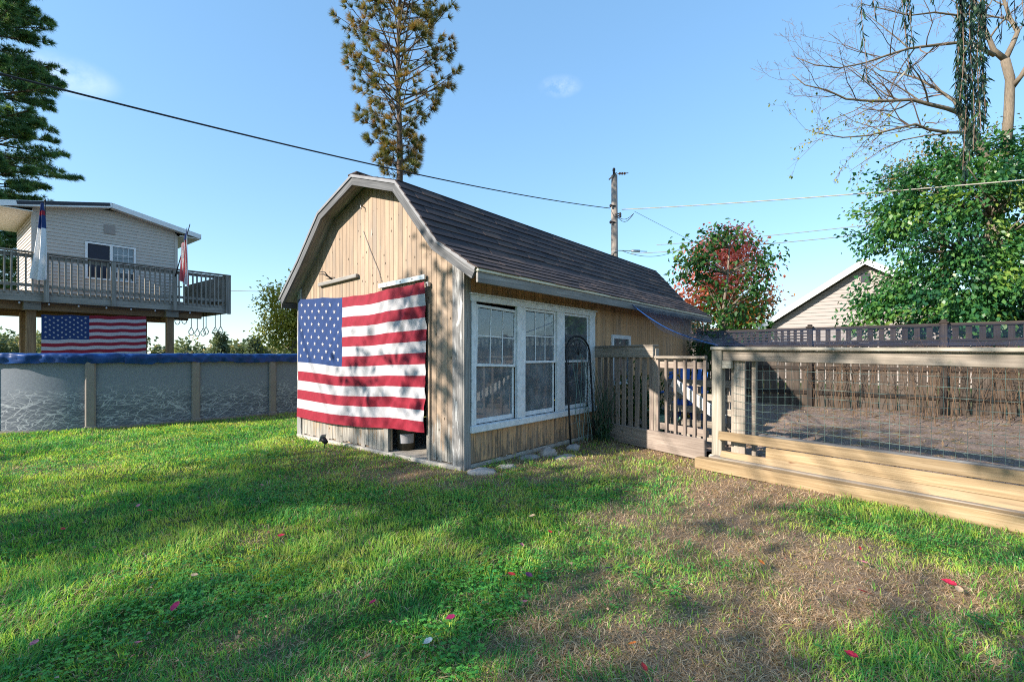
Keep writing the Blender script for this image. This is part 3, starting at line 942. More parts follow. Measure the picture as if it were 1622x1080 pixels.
# things inside the shed
mb = MB
bk = thing('paint_bucket', 'dark bucket with a white label inside the shed doorway', 'bucket', sw(-1.38, 0.26, 0.05), 0.3)
q = MB(); q.lathe((0, 0, 0), [(0.001, 0), (0.12, 0), (0.135, 0.28), (0.145, 0.29), (0.145, 0.30), (0.12, 0.302), (0.001, 0.302)], 20); q.build('body', plain('dark_olive_plastic', (0.06, 0.055, 0.04), 0.5), bk)
q = MB()
q.grid(8, 1, lambda u, v: (0.133 * math.cos(-2.3 + u * 1.5) * (0.925 + 0.06 * v) / 0.93, 0.133 * math.sin(-2.3 + u * 1.5) * (0.925 + 0.06 * v) / 0.93, 0.10 + 0.13 * v)); q.build('label', M['flag_white'], bk)
q = MB(); q.box((0, 0, 0.15), (0.24, 0.2, 0.30), ch=0.01); q.box((0, 0, 0.305), (0.2, 0.16, 0.012))
tag(q.build('storage_box', plain('pale_green_box', (0.30, 0.33, 0.27), 0.6), None, sw(-1.0, 0.9, 0.05), (0, 0, SHED_R)), 'pale box standing behind the bucket in the shed', 'box')
ld = thing('stepladder', 'red stepladder leaning inside the first shed window', 'ladder', sw(-0.42, 1.02, 0.05), SHED_R + math.radians(90))
for sx in (-1, 1):
    q = MB(); q.beam((sx * 0.22, 0.36, 0), (sx * 0.13, 0.0, 1.72), 0.03, 0.07, ch=0.004); q.build('side_rail', M['redpaint'], ld)
    q = MB(); q.beam((sx * 0.24, -0.40, 0), (sx * 0.15, 0.04, 1.62), 0.025, 0.04); q.build('rear_leg', M['alu'], ld)
for k in range(5):
    f = (k + 0.7) / 5.6; q = MB(); q.box((0, 0.36 * (1 - f), 1.72 * f), (0.44 - 0.16 * f, 0.08, 0.025)); q.build('step', M['alu'], ld)
q = MB(); pts = [Vector((0.13 * math.cos(a), 0.0, 1.72 + 0.2 * math.sin(a))) for a in np.linspace(0, PI, 9)]; q.tube(pts, 0.014, 6); q.build('top_handle', M['alu'], ld)
for (x, y, a, w, h, nm, lb, mt) in ((-0.75, 1.55, 0.9, 0.5, 1.25, 'wood_panel', 'pale plywood panel leaning inside the first shed window', 'newpine'),
                                    (-1.3, 2.2, -0.1, 0.9, 0.9, 'work_table', 'wooden work table inside the middle shed window', 'deckunder')):
    if nm == 'wood_panel':
        q = MB(); q.box((0, 0, h / 2), (w, 0.03, h), Matrix.Rotation(math.radians(9), 3, 'X'), 0.003)
        tag(q.build(nm, M[mt], None, sw(x, y, 0.06), (0, 0, SHED_R + a)), lb, 'panel')
    else:
        t = thing(nm, lb, 'table', sw(x, y, 0.05), SHED_R + a)
        q = MB(); q.box((0, 0, h), (w, 1.3, 0.04), ch=0.004); q.build('table_top', M[mt], t)
        for sx in (-1, 1):
            for sy in (-1, 1): q = MB(); q.box((sx * (w / 2 - 0.06), sy * 0.58, h / 2 - 0.01), (0.07, 0.07, h - 0.03)); q.build('leg', M[mt], t)

# ------------------------------------------------------------------ flags
from mathutils import noise as mnoise
def wob(x, y, s=0): return mnoise.noise(Vector((x, y, s * 3.7)))
def flag(name, label, fn, parentloc, rz, cu=0.41, nu=44, per=3, stars=True, single=False, starR=0.019, bad=None):
    """fn(u, v, lift) -> local position; u from the canton side, v from the top. Thirteen stripes, canton, stars"""
    t = thing(name, label, 'flag', parentloc, rz)
    kc = round(nu * cu); cu = kc / nu
    for k in range(13):
        q = MB()
        u0 = kc if k < 7 else 0
        q.grid(nu - u0, per, lambda u, v: fn((u0 + u * (nu - u0)) / nu, (k + v) / 13, 0))
        q.build('stripe', M['flag_red'] if k % 2 == 0 else M['flag_white'], t)
    q = MB(); q.grid(kc, 7 * per, lambda u, v: fn(u * cu, v * 7 / 13, 0)); can = q.build('canton', M['flag_blue'], t)
    sm = MB()
    W = (fn(cu, 0.2, 0) - fn(0, 0.2, 0)).length; Hh = (fn(0, 7 / 13, 0) - fn(0, 0, 0)).length
    for r_ in range(9):
        n = 6 if r_ % 2 == 0 else 5
        for c_ in range(n):
            uc = (c_ * 2 + (1 if n == 6 else 2)) / 12 * cu; vc = (r_ + 1) / 10 * 7 / 13
            q = MB() if not single else sm
            P = []
            for k in range(10):
                rr = starR * (1 if k % 2 == 0 else 0.40)
                a = PI / 2 + k * PI / 5
                P.append(fn(uc + rr * math.cos(a) / (W / cu), vc - rr * math.sin(a) / (Hh / (7 / 13)), 0.005))
            ctr = fn(uc, vc, 0.006)
            for k in range(10): q.poly([ctr, P[(k + 1) % 10], P[k]])
            if not single: q.build('star', M['flag_white'], can)
    if single: tag(sm.build('star_print', M['flag_white'], can), kind='stuff')
    return t
def big_fn(u, v, lift):
    x = -3.745 + 3.145 * u + 0.012 * math.sin(v * 5) * (1 - u) - 0.02 * v * v * (1 - u) - 0.025 * u * v * v
    ztop = 2.275 - 0.015 * u - 0.055 * math.sin(PI * u) ** 2 - 0.012 * abs(math.sin(PI * 4 * u))
    zbot = 0.335 + 0.055 * u * u - 0.035 * math.sin(PI * min(1, u * 1.25)) * (1 - u * 0.4) 
    z = ztop + (zbot - ztop) * v
    z += 0.018 * math.sin(PI * v) * math.sin(u * 9.0 + 1.0) * 0.5
    dg = u * 3.1 + v * 1.2
    y = -0.062 - 0.018 * wob(dg * 2.0, v * 1.2, 1) - 0.016 * wob(u * 22 + v * 9.0, v * 2.2 - u, 2) * (0.35 + 0.65 * u) - 0.012 * wob(u * 5, v * 4, 5)
    y -= 0.03 * max(0, v - 0.75) * (1 + 0.8 * math.sin(u * 7))
    y -= 0.020 * wob(u * 40 + v * 17, v * 3.5, 8) * (0.35 + 0.65 * u)
    z += 0.014 * wob(u * 3.2, v * 2.0, 9) * min(1, 8 * v) * 1.6
    return Vector((x, y - lift, z))
flag('large_flag', 'large stars and stripes flag hung across the shed front', big_fn, SHED_O, SHED_R, nu=110, per=5, starR=0.036)

# ------------------------------------------------------------------ the pool
PR, PA0, PA1, PNC = 2.3, 1.4, 6.0, 13.75
def pool_pt(s, r=PR):
    """perimeter point at arclength s from the start of the near straight side (s grows to the right), outward offset by r"""
    L1 = PA1 - PA0; Lc = PI * PR
    s = s % (2 * L1 + 2 * Lc)
    if s < L1: a, n, no = PA0 + s, PNC - r, (0, -1)
    elif s < L1 + Lc:
        t = (s - L1) / PR; a, n = PA1 + r * math.sin(t), PNC - r * math.cos(t)
    elif s < 2 * L1 + Lc: a, n = PA1 - (s - L1 - Lc), PNC + r
    else:
        t = (s - 2 * L1 - Lc) / PR; a, n = PA0 - r * math.sin(t), PNC + r * math.cos(t)
    return PA * a + PN * n
PERIM = 2 * (PA1 - PA0) + 2 * PI * PR
pool = thing('above_ground_pool', 'grey above-ground pool with a white crackle print beside the lawn', 'pool', (0, 0, 0))
ups = [2.548 - PA0, 4.03 - PA0, 5.55 - PA0]
s = ups[-1]
ups = [(-0.462)] + ups
nrest = 12; span = PERIM - (ups[-1] - ups[0])
allu = ups + [ups[-1] + span * (k + 1) / (nrest + 1) for k in range(nrest)]
for i, s0 in enumerate(allu):
    s1 = allu[i + 1] if i + 1 < len(allu) else allu[0] + PERIM
    q = MB(); n = 14
    base = len(q.v); vs_ = []; us_ = []; fs_ = []
    for k in range(n + 1):
        ss = s0 + (s1 - s0) * k / n; p = pool_pt(ss)
        vs_ += [(p.x, p.y, -0.02), (p.x, p.y, 1.34)]; us_ += [(ss, -0.02), (ss, 1.34)]
    for k in range(n): fs_.append((2 * k, 2 * k + 2, 2 * k + 3, 2 * k + 1))
    q._add(vs_, fs_, [[us_[j] for j in f] for f in fs_], True)
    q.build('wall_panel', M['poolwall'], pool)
    p = pool_pt(s0, PR + 0.035); d = pool_pt(s0 + 0.05, PR + 0.035) - p
    q = MB(); q.box((0, 0, 0.665), (0.15, 0.07, 1.35), ch=0.022); q.box((0, -0.004, 0.04), (0.17, 0.085, 0.08), ch=0.01)
    q.build('upright', M['upright'], pool, p, (0, 0, math.atan2(d.y, d.x)))
q = MB(); nn = 120
q.grid(nn, 1, lambda u, v: tuple(pool_pt(u * PERIM, PR + 0.015 + 0.0 * v)) [:2] + (0.0 + 0.05 * v,)); q.build('bottom_rail', M['upright'], pool)
# the blue winter cover, bunched over the rim
prof = [(-0.4, 1.345), (-0.15, 1.375), (0.02, 1.392), (0.075, 1.385), (0.10, 1.36), (0.108, 1.32), (0.098, 1.27), (0.085, 1.215)]
q = MB()
def cov(u, v):
    s_ = u * PERIM; f = v * (len(prof) - 1); i = min(int(f), len(prof) - 2); f -= i
    r_ = prof[i][0] * (1 - f) + prof[i + 1][0] * f; z = prof[i][1] * (1 - f) + prof[i + 1][1] * f
    w = wob(s_ * 3.0, v * 2, 1); w2 = wob(s_ * 11, v * 3, 2); w3 = wob(s_ * 26, v * 4.5, 6)
    z += (0.030 * wob(s_ * 1.6, 0, 3) + 0.012 * w2) * (0.4 + 0.8 * v) + (0.02 * wob(s_ * 9, 5, 4) - 0.02 * abs(wob(s_ * 1.1, 3, 5)) if v > 0.9 else 0)
    r_ += (0.022 * w + 0.030 * w2 + 0.024 * w3) * (0.3 + v)
    p = pool_pt(s_, PR + r_); return (p.x, p.y, z)
q.grid(560, 14, cov)
q.poly([tuple(pool_pt(-k / 60 * PERIM, PR - 0.38))[:2] + (1.345,) for k in range(60)][::-1])
tag(q.build('pool_cover', M['tarp']), 'blue tarp cover bunched over the pool rim', 'pool cover')

# ------------------------------------------------------------------ the playhouse on stilts, with its deck
TH_O = Vector((-9.78, 16.5, 0))
def tw(x, y, z=0.0): return Vector((TH_O.x + CS * x - SN * y, TH_O.y + SN * x + CS * y, z))
def ty(px, x=0.0):
    """y in the playhouse frame of a pixel column on the plane at depth x"""
    r = (px - 811) / F; ox, oy = TH_O.x + CS * x, TH_O.y + SN * x
    return (ox - r * oy) / (r * CS + SN)
def tz(px, py, x=0.0):
    y = ty(px, x); return H + (HZ - py) / F * (TH_O.y + SN * x + CS * y)
th = thing('stilt_playhouse', 'beige playhouse on tall stilts with a grey railed deck', 'playhouse', TH_O, SHED_R)
DZ, RT, YL = 3.08, 4.09, -7.4
q = MB()
q.box((-2.2, YL / 2, DZ - 0.03), (4.4, -YL, 0.05)); q.build('deck_floor', M['deckunder'], th)
for x in (-0.02, -4.38):
    q = MB(); q.box((x, YL / 2, 2.92), (0.045, -YL, 0.26), ch=0.005); q.build('rim_board', M['deckwood'], th)
for y in (-0.02, YL + 0.02):
    q = MB(); q.box((-2.2, y, 2.92), (4.3, 0.045, 0.26), ch=0.005); q.build('rim_board', M['deckwood'], th)
for k in range(13):
    q = MB(); q.box((-2.2, -0.55 - k * 0.52, 2.94), (4.28, 0.045, 0.2)); q.build('joist', M['deckunder'], th)
for x in (-0.35, -1.6, -3.6):
    q = MB(); q.box((x, YL / 2 - 0.2, 2.70), (0.09, -YL - 1.0, 0.24), ch=0.005); q.build('beam', M['deckunder'], th)
for y in (-1.6, -4.78):
    q = MB(); q.box((-0.9, y + 0.11, 2.69), (1.5, 0.06, 0.24), ch=0.005); q.build('beam', M['deckunder'], th)
    for x in (-0.35, -3.2 if y > -3 else -1.6):
        q = MB(); q.box((x, y, 1.3), (0.19, 0.19, 2.6), ch=0.01); q.build('stilt_post', M['deckunder'], th)
    q = MB(); q.box((-0.25, y + 0.0, 2.70), (0.36, 0.34, 0.26), ch=0.01); q.build('post_cap', M['deckwood'], th)
bal_me = None
def baluster(p, rz=0.0):
    global bal_me
    if bal_me is None:
        b_ = MB(); b_.box((0, 0, 0), (0.038, 0.038, 1.06)); bal_me = b_.mesh('baluster', M['deckwood'])
    link('baluster', bal_me, th, p, (0, 0, rz))
rp = [ty(q_) for q_ in (276, 179, 72.5)]
rposts = [-0.05] + rp + [2 * rp[2] - rp[1]]
for i, y in enumerate(rposts):
    q = MB(); q.box((0.055, y, 3.43), (0.09, 0.105, 1.30), ch=0.006); q.build('rail_post', M['deckwood'], th)
q = MB(); q.box((-0.06, 0.055, 3.43), (0.105, 0.09, 1.30), ch=0.006); q.build('rail_post', M['deckwood'], th)
for i in range(len(rposts) - 1):
    a, b = rposts[i], rposts[i + 1]; n = round(abs(b - a) / 0.128)
    for k in range(1, n): baluster((0.025, a + (b - a) * k / n + R.uniform(-0.006, 0.006), 3.52))
q = MB(); q.box((0.03, YL / 2, RT + 0.0), (0.15, -YL + 0.1, 0.04), ch=0.006); q.build('top_rail', M['deckwood'], th)
q = MB(); q.box((-0.012, YL / 2, RT - 0.09), (0.03, -YL, 0.10)); q.build('rail', M['deckwood'], th)
q = MB(); q.box((-0.012, YL / 2, 3.22), (0.03, -YL, 0.085)); q.build('rail', M['deckwood'], th)
for k in range(1, 28): baluster((-k * 0.128, 0.025, 3.52))
for k in range(1, 28): baluster((-4.38, -k * 0.13, 3.52))
q = MB(); q.box((-1.85, 0.03, RT + 0.001), (3.7, 0.14, 0.04)); q.build('top_rail', M['deckwood'], th)
q = MB(); q.box((-1.85, -0.012, 3.22), (3.6, 0.03, 0.085)); q.build('rail', M['deckwood'], th)
q = MB(); q.box((-4.38, -1.9, RT), (0.14, 3.7, 0.04)); q.build('top_rail', M['deckwood'], th)
q = MB(); q.box((-1.9, -0.22, 3.62), (3.3, 0.03, 0.78)); q.build('privacy_board', M['deckwood'], th)
# bench boards behind the railing at the far left
q = MB(); q.box((-2.4, -6.6, 3.55), (1.2, 0.3, 0.06)); q.box((-2.9, -6.6, 3.3), (0.08, 0.28, 0.46)); q.box((-1.9, -6.6, 3.3), (0.08, 0.28, 0.46)); q.build('bench', M['newpine'], th)
# house
HX0, HX1, HY0, HY1, EZ = -1.2, -4.2, -1.15, -4.67, 5.30
PKY, PKZ = -2.95, 6.04
def rz_(y): return PKZ - abs(y - PKY) * 0.2104
nlap = 27; lap = 0.103
for k in range(nlap):
    za = DZ + k * lap; zb = za + lap
    if za > PKZ - 0.2: break
    for wx in (HX0,):
        ya, yb = HY1, HY0
        # clip to the gable
        lim = lambda z: (PKY - (PKZ - 0.13 - z) / 0.2104, PKY + (PKZ - 0.13 - z) / 0.2104)
        a0, a1 = max(ya, lim(za)[0]), min(yb, lim(za)[1]); b0, b1 = max(ya, lim(zb)[0]), min(yb, lim(zb)[1])
        if b1 < b0: b0 = b1 = (b0 + b1) / 2
        spans = [(a0, a1, b0, b1)]
        if zb > 3.72 and za < 4.76: spans = [(a0, -3.52, b0, -3.52), (-2.30, a1, -2.30, b1)]
        for (p0, p1, r0, r1) in spans:
            q = MB()
            V_ = [(wx + 0.022, p0, za), (wx + 0.022, p1, za), (wx + 0.004, r1, zb), (wx + 0.004, r0, zb), (wx - 0.02, p0, za), (wx - 0.02, p1, za), (wx - 0.02, r1, zb), (wx - 0.02, r0, zb)]
            F_ = [(0, 1, 2, 3), (5, 4, 7, 6), (4, 5, 1, 0), (3, 2, 6, 7), (1, 5, 6, 2), (4, 0, 3, 7)]
            q._add(V_, F_, [[(V_[i][1], V_[i][2]) for i in f] for f in F_]); q.build('siding_board', M['siding'], th)
    if zb < EZ + 0.25:
        q = MB(); wy = HY1
        V_ = [(HX1, wy - 0.022, za), (HX0, wy - 0.022, za), (HX0, wy - 0.004, zb), (HX1, wy - 0.004, zb), (HX1, wy + 0.02, za), (HX0, wy + 0.02, za), (HX0, wy + 0.02, zb), (HX1, wy + 0.02, zb)]
        q._add(V_, [(0, 1, 2, 3), (5, 4, 7, 6), (4, 5, 1, 0), (3, 2, 6, 7), (1, 5, 6, 2), (4, 0, 3, 7)], [[(0, 0)] * 4] * 6); q.build('siding_board', M['siding'], th)
q = MB(); q.box((HX0 - 0.06, (HY0 + HY1) / 2, 4.2), (0.02, HY0 - HY1 - 0.1, 2.2)); q.box(((HX0 + HX1) / 2, HY0, 4.2), (HX0 - HX1 - 0.1, 0.05, 2.3)); q.box((HX1, (HY0 + HY1) / 2, 4.2), (0.05, HY0 - HY1 - 0.1, 2.3)); q.build('wall_core', M['siding'], th)
for x, y in ((HX0 + 0.012, HY0 - 0.03), (HX0 + 0.012, HY1 + 0.03)):
    q = MB(); q.box((x, y, 4.25), (0.04, 0.09, 2.35)); q.build('corner_trim', M['siding'], th)
q = MB(); q.box((HX0 + 0.025, -2.95, 5.27), (0.03, 0.27, 0.28), ch=0.006); q.build('gable_vent', M['siding2'], th)
# roof: two slabs, white rake and eave trim, ribbed soffit
rx0, rx1 = HX0 + 0.32, HX1 - 0.3
for sg, yend in ((1, -0.55), (-1, -5.35)):
    zend = rz_(yend)
    q = MB(); V_ = [(rx0, PKY, PKZ), (rx0, yend, zend), (rx1, yend, zend), (rx1, PKY, PKZ)]
    V2 = [(a, b, c - 0.05) for a, b, c in V_]
    q._add(V_ + V2, [(0, 1, 2, 3), (7, 6, 5, 4), (0, 4, 5, 1), (1, 5, 6, 2), (2, 6, 7, 3), (3, 7, 4, 0)], [[(0, 0)] * 4] * 6); rf = q.build('roof_slope', M['darkroof'], th)
    q = MB(); q.beam((rx0 + 0.012, PKY, PKZ - 0.075), (rx0 + 0.012, yend, zend - 0.075), 0.022, 0.15); q.build('rake_trim', M['white'], rf)
    if sg < 0:
        q = MB(); q.beam((rx0 + 0.027, PKY - 0.05, PKZ - 0.065), (rx0 + 0.027, yend + 0.35, rz_(yend + 0.35) - 0.065), 0.006, 0.10); q.build('rake_shadow', M['darkroof'], rf)  # dark strip laid on the trim as the drip edge's shadow
    q = MB(); q.box(((rx0 + rx1) / 2, yend + sg * 0.012, zend - 0.07), (rx0 - rx1 + 0.04, 0.022, 0.17)); q.build('fascia', M['white'], rf)
    yw = HY0 if sg > 0 else HY1
    q = MB(); n = 14
    for k in range(n):
        xa = rx0 + (rx1 - rx0) * (k + 0.5) / n
        q.beam((xa, yend, zend - 0.155), (xa, yw, zend - 0.155), abs(rx1 - rx0) / n - 0.02, 0.016)
    q.box(((rx0 + rx1) / 2, (yend + yw) / 2, zend - 0.142), (rx0 - rx1 - 0.03, abs(yend - yw) - 0.02, 0.008))
    q.build('soffit', M['soffit'], rf)
    q = MB(); q.beam(((HX0 + rx0) / 2, PKY + sg * 0.02, PKZ - 0.13), ((HX0 + rx0) / 2, yend, zend - 0.13), 0.30, 0.01); q.build('soffit', M['soffit'], rf)
# sliding window
WYa, WYb, WZa, WZb = -3.50, -2.32, 3.70, 4.78
q = MB(); t_ = 0.055
q.box((HX0 + 0.02, (WYa + WYb) / 2, WZb), (0.07, WYb - WYa + 0.06, t_)); q.box((HX0 + 0.02, (WYa + WYb) / 2, WZa), (0.07, WYb - WYa + 0.06, t_))
for y in (WYa, WYb): q.box((HX0 + 0.02, y, (WZa + WZb) / 2), (0.07, t_, WZb - WZa - t_))
q.box((HX0 + 0.018, (WYa + WYb) / 2 + 0.0, (WZa + WZb) / 2), (0.06, 0.07, WZb - WZa - t_))
w_ = q.build('window', M['white'], th)
q = MB(); q.box((HX0 + 0.01, WYa + 0.29, (WZa + WZb) / 2), (0.008, 0.50, WZb - WZa - t_)); q.build('insect_screen', M['darkscreen'], w_)
q = MB()
for k in (1, 2, 3): q.box((HX0 + 0.016, (WYa + WYb) / 2 + 0.035 + 0.52 * k / 4, (WZa + WZb) / 2), (0.012, 0.014, WZb - WZa - t_))
for k in (1, 2, 3): q.box((HX0 + 0.0165, WYb - 0.29, WZa + (WZb - WZa) * k / 4), (0.0115, 0.50, 0.014))
q.build('muntin', M['white'], w_)
q = MB(); q.box((HX0 + 0.004, WYb - 0.29, (WZa + WZb) / 2), (0.006, 0.50, WZb - WZa - t_)); q.build('pane', M['glass_dark'], w_)
q = MB(); q.box((HX0 - 0.3, (WYa + WYb) / 2, 4.2), (0.02, 1.2, 1.2)); q.build('dark_backing', M['dark'], th)  # dark sheet standing in for the unlit room inside

# flag below the deck, two pole flags, trapeze rings, string of bulbs
fy0, fy1 = ty(65, -0.28), ty(231, -0.28)
def low_fn(u, v, lift):
    y = fy0 + (fy1 - fy0) * u
    zt = 2.47 + 0.10 * u - 0.02 * math.sin(PI * u * 4) ** 2
    z = zt - 1.27 * v
    x = -0.24 + 0.012 * wob(u * 9, v * 2, 3) + 0.008 * wob(u * 20, v * 3, 4)
    return Vector((x + lift, y, z))
flag('banner_flag', 'stars and stripes flag hung below the playhouse deck', low_fn, TH_O, SHED_R, cu=0.425, nu=40, per=2, single=False, starR=0.034)
def limp(name, label, base, tip, paint, hang):
    """a flag hanging limp from a leaning pole; paint = list of (share, material)"""
    t = thing(name, label, 'flag', base, 0)
    q = MB(); d = tip - base
    q.tube([Vector((0, 0, 0)), d], [0.014, 0.011], 8); q.lathe(d, [(0.001, -0.03), (0.03, 0), (0.02, 0.04), (0.001, 0.06)], 8); q.build('pole', M['steel'] if paint[0][1] is M['flag_blue'] else M['black'], t)
    z0 = 0.0
    for (f0, f1, w0, w1, mt, nm) in paint:
        q = MB()
        def fn(u, v):
            f = f0 + (f1 - f0) * v
            p = hang(f); w = w0 + (w1 - w0) * v
            return p + Vector(((u - 0.5) * w, 0.10 * math.sin(u * 13 + f * 4) * (0.3 + w), 0.02 * math.sin(u * 9)))
        q.grid(18, 10, fn); q.build(nm, mt, t)
    return t
bL = tw(0.16, ty(70), 3.9); tipL = at(71.5, 319, bL.y - 0.05)
dL = tipL - bL
limp('white_flag', 'limp white flag with blue canton and red cross on the deck rail', bL, tipL,
     [(0, 0.10, 0.05, 0.09, M['flag_blue'], 'canton'), (0.10, 0.16, 0.10, 0.13, M['flag_red'], 'cross'), (0.16, 0.33, 0.13, 0.18, M['flag_blue'], 'canton'), (0.33, 1.0, 0.18, 0.44, M['flag_white2'], 'cloth')],
     lambda f: dL * 1.0 + Vector((-0.02 - 0.08 * f, -0.06, -0.08 - 2.02 * f)))
bR = tw(0.12, ty(275.5), 3.85); tipR = at(301, 355, bR.y)
dR = tipR - bR
def hangR(f): return dR * (0.72 - 0.25 * min(1, f * 1.5)) + Vector((0.03 + 0.10 * f, -0.06, -0.02 - 0.98 * f - 0.28 * max(0, f - .5)))
st = []
for k in range(9):
    st.append((0.18 + 0.09 * k, 0.18 + 0.09 * (k + 1), 0.12 + 0.03 * min(k, 4), 0.15 + 0.03 * min(k, 4), M['flag_red'] if k % 2 == 0 else M['flag_white'], 'stripe'))
t = thing('pole_flag', 'small stars and stripes flag hanging limp from a leaning pole on the deck corner', 'flag', bR, 0)
q = MB(); q.tube([Vector((0, 0, 0)), dR], [0.016, 0.012], 8); q.build('pole', M['black'], t)
cols_ = 7
for k in range(cols_):
    q = MB()
    def fn(u, v):
        c = (k + u) / cols_
        a = dR * (0.50 + 0.38 * c); b = Vector((0.21 + 0.26 * c, a.y, -0.12 - 0.22 * c))
        p = a.lerp(b, v)
        return p + Vector((0.03 * math.sin(c * 14 + v * 3) * (0.3 + v), -0.06 + 0.06 * math.sin(c * 17 + v * 2), 0))
    q.grid(4, 14, fn)
    q.build('stripe', M['flag_fade'] if k % 2 else M['flag_white2'], t)
q = MB()
q.grid(6, 8, lambda u, v: (dR * (0.74 + 0.2 * u)) + Vector((0.01, -0.10 - 0.02 * math.sin(u * 9), -0.02 - v * (0.16 + 0.08 * u)))); q.build('canton', M['flag_blue'], t)
ring_px = [(281, 512), (292, 511), (303, 529), (312.5, 531), (322, 530), (326.5, 528), (341, 528), (349.5, 527)]
for k, (a, b) in enumerate(ring_px):
    x = -0.55 if k > 1 else -0.9
    y = ty(a, x); zb = tz(a, b + 2, x)
    t = thing('trapeze_ring', ['triangular ring on a short strap beside the stilt post', 'triangular ring on a short strap second from the stilt post', 'first long-strapped ring right of the stilt post', 'second long-strapped ring right of the stilt post', 'third long-strapped ring right of the stilt post, close to its neighbour', 'fourth long-strapped ring right of the stilt post, close to its neighbour', 'second ring from the deck corner on a long strap', 'ring on a long strap nearest the deck corner'][k], 'trapeze ring', tw(x, y, 2.80), SHED_R, 'trapeze rings below the deck')
    L = 2.80 - zb; q = MB(); q.tube([(0, 0, 0.06), (0, 0, -L + 0.24)], 0.012, 5); q.build('strap', M['wire'], t)
    pts = [Vector((0, 0.04 * math.cos(a_) * 1.9 * (1 if math.sin(a_) < 0.3 else 0.5), 0.13 * math.sin(a_) - L + 0.13)) for a_ in np.linspace(PI / 2, PI / 2 + 2 * PI, 13)]
    q = MB(); q.tube(pts, 0.013, 5, False); q.build('ring', M['wire'], t)
t = thing('string_lights', 'string of small white bulbs along the underside of the deck', 'string lights', tw(0.03, -3.4, 2.78), SHED_R)
bp = [ty(a) + 3.4 for a in (30, 77, 124, 168, 207, 245, 300)]
q = MB(); pts = []
for i in range(len(bp) - 1):
    for f in np.linspace(0, 1, 6)[:-1]: pts.append((0.02, bp[i] + (bp[i + 1] - bp[i]) * f, 0.01 - 0.06 * math.sin(PI * f)))
q.tube(pts, 0.006, 4); q.build('cable', M['wire'], t)
for b_ in bp:
    q = MB(); q.lathe((0.02, b_, -0.08), [(0.001, 0), (0.02, 0.015), (0.024, 0.035), (0.012, 0.06)], 8); q.build('bulb', M['flag_white'], t)

# ------------------------------------------------------------------ utility pole and lines
UPY = 20.0
up_ = at(973.5, 300, UPY)
pole = thing('utility_pole', 'wooden utility pole rising behind the shed roof', 'utility pole', (up_.x, UPY, 0))
zt = at(973, 278, UPY).z
q = MB(); q.tube([(0, 0, -0.2), (0, 0, 4), (-0.01, 0, zt)], [0.17, 0.15, 0.125], 14); q.build('shaft', M['pole'], pole)
q = MB(); q.tube([(-0.05, -0.1, zt - 0.05), (-0.05, -0.1, zt + 0.22)], 0.05, 8); q.lathe((-0.05, -0.1, zt + 0.15), [(0.05, 0), (0.07, 0.02), (0.05, 0.05), (0.065, 0.07), (0.03, 0.12)], 10); q.build('top_insulator', M['wire'], pole)
q = MB(); q.beam((-0.26, -0.12, zt - 0.22), (0.05, -0.12, zt + 0.06), 0.05, 0.05); q.build('bracket', M['pole'], pole)
q = MB(); q.tube([(0.1, -0.1, zt + 0.03), (0.55, -0.1, zt + 0.06)], 0.018, 6)
for k in range(3): q.lathe((0.2 + 0.1 * k, -0.1, zt + 0.04), [(0.001, -0.05), (0.055, -0.03), (0.055, 0.02), (0.001, 0.05)], 8, Matrix.Rotation(PI / 2, 3, 'Y'))
q.build('insulator', M['insul'], pole)
for k, (dz, sx) in enumerate(((1.32, -1), (1.66, 1), (2.0, -1), (1.75, 1))):
    q = MB(); q.tube([(0, -0.13, zt - dz), (0.2 * sx, -0.16, zt - dz + 0.03)], 0.03, 6); q.lathe((0.2 * sx, -0.16, zt - dz), [(0.02, -0.06), (0.05, -0.03), (0.05, 0.03), (0.02, 0.07)], 8); q.build('spool', M['wire'], pole)
for k in range(2):
    q = MB(); pts = [Vector((0.05, -0.15, zt - 1.75)).lerp(Vector((0.75, -0.2, zt - 1.65)), f) - Vector((0, 0, (0.18 + 0.1 * k) * math.sin(PI * f))) for f in np.linspace(0, 1, 10)]; q.tube(pts, 0.012, 5); q.build('loop_wire', M['wire'], pole)
q = MB(); pts = [Vector((-0.3, -0.15, zt - 3.6)), Vector((-0.15, -0.17, zt - 3.25)), Vector((0.1, -0.17, zt - 3.17)), Vector((0.8, -0.2, zt - 3.2)), Vector((1.3, -0.2, zt - 3.22))]; q.tube(pts, 0.018, 5)
q.tube([(0.65, -0.2, zt - 3.19), (1.0, -0.2, zt - 3.20)], 0.05, 8); q.build('splice_cable', M['steel'], pole)
def cable(label, p0, p1, sag, r, mt, name='cable', n=40, r1=None):
    q = MB(); pts = []
    for f in np.linspace(0, 1, n): pts.append(p0.lerp(p1, f) - Vector((0, 0, sag * 4 * f * (1 - f))))
    q.tube(pts, [r + ((r1 or r) - r) * f for f in np.linspace(0, 1, n)], 6)
    return tag(q.build(name, mt), label, 'cable')
p0 = at(966, 330, UPY); pm = at(0, 82, 7.0); 
cable('thick black service cable sagging across the sky to the utility pole', p0, p0 + (pm - p0) * 1.35, 0.42, 0.016, M['wire'], 'service_cable')
p1 = at(1492, 291, 12.6); p0 = at(985, 332, UPY); cable('pale thick cable from the utility pole to the leafy tree', p0, p0 + (p1 - p0) * 1.5, 0.10, 0.017, M['palewire'], 'service_cable')
cable('upper of two thin grey wires right of the maple', at(1040, 388, 30), at(1500, 341, 22), 0.12, 0.02, M['greywire'], 'overhead_wire')
cable('lower of two thin grey wires right of the maple', at(1000, 402, 30), at(1520, 354, 22), 0.15, 0.022, M['greywire'], 'overhead_wire')
cable('thin guy wire dropping right from the utility pole', at(1005, 335, 20.1), at(1130, 400, 26), 0.0, 0.008, M['greywire'], 'overhead_wire')
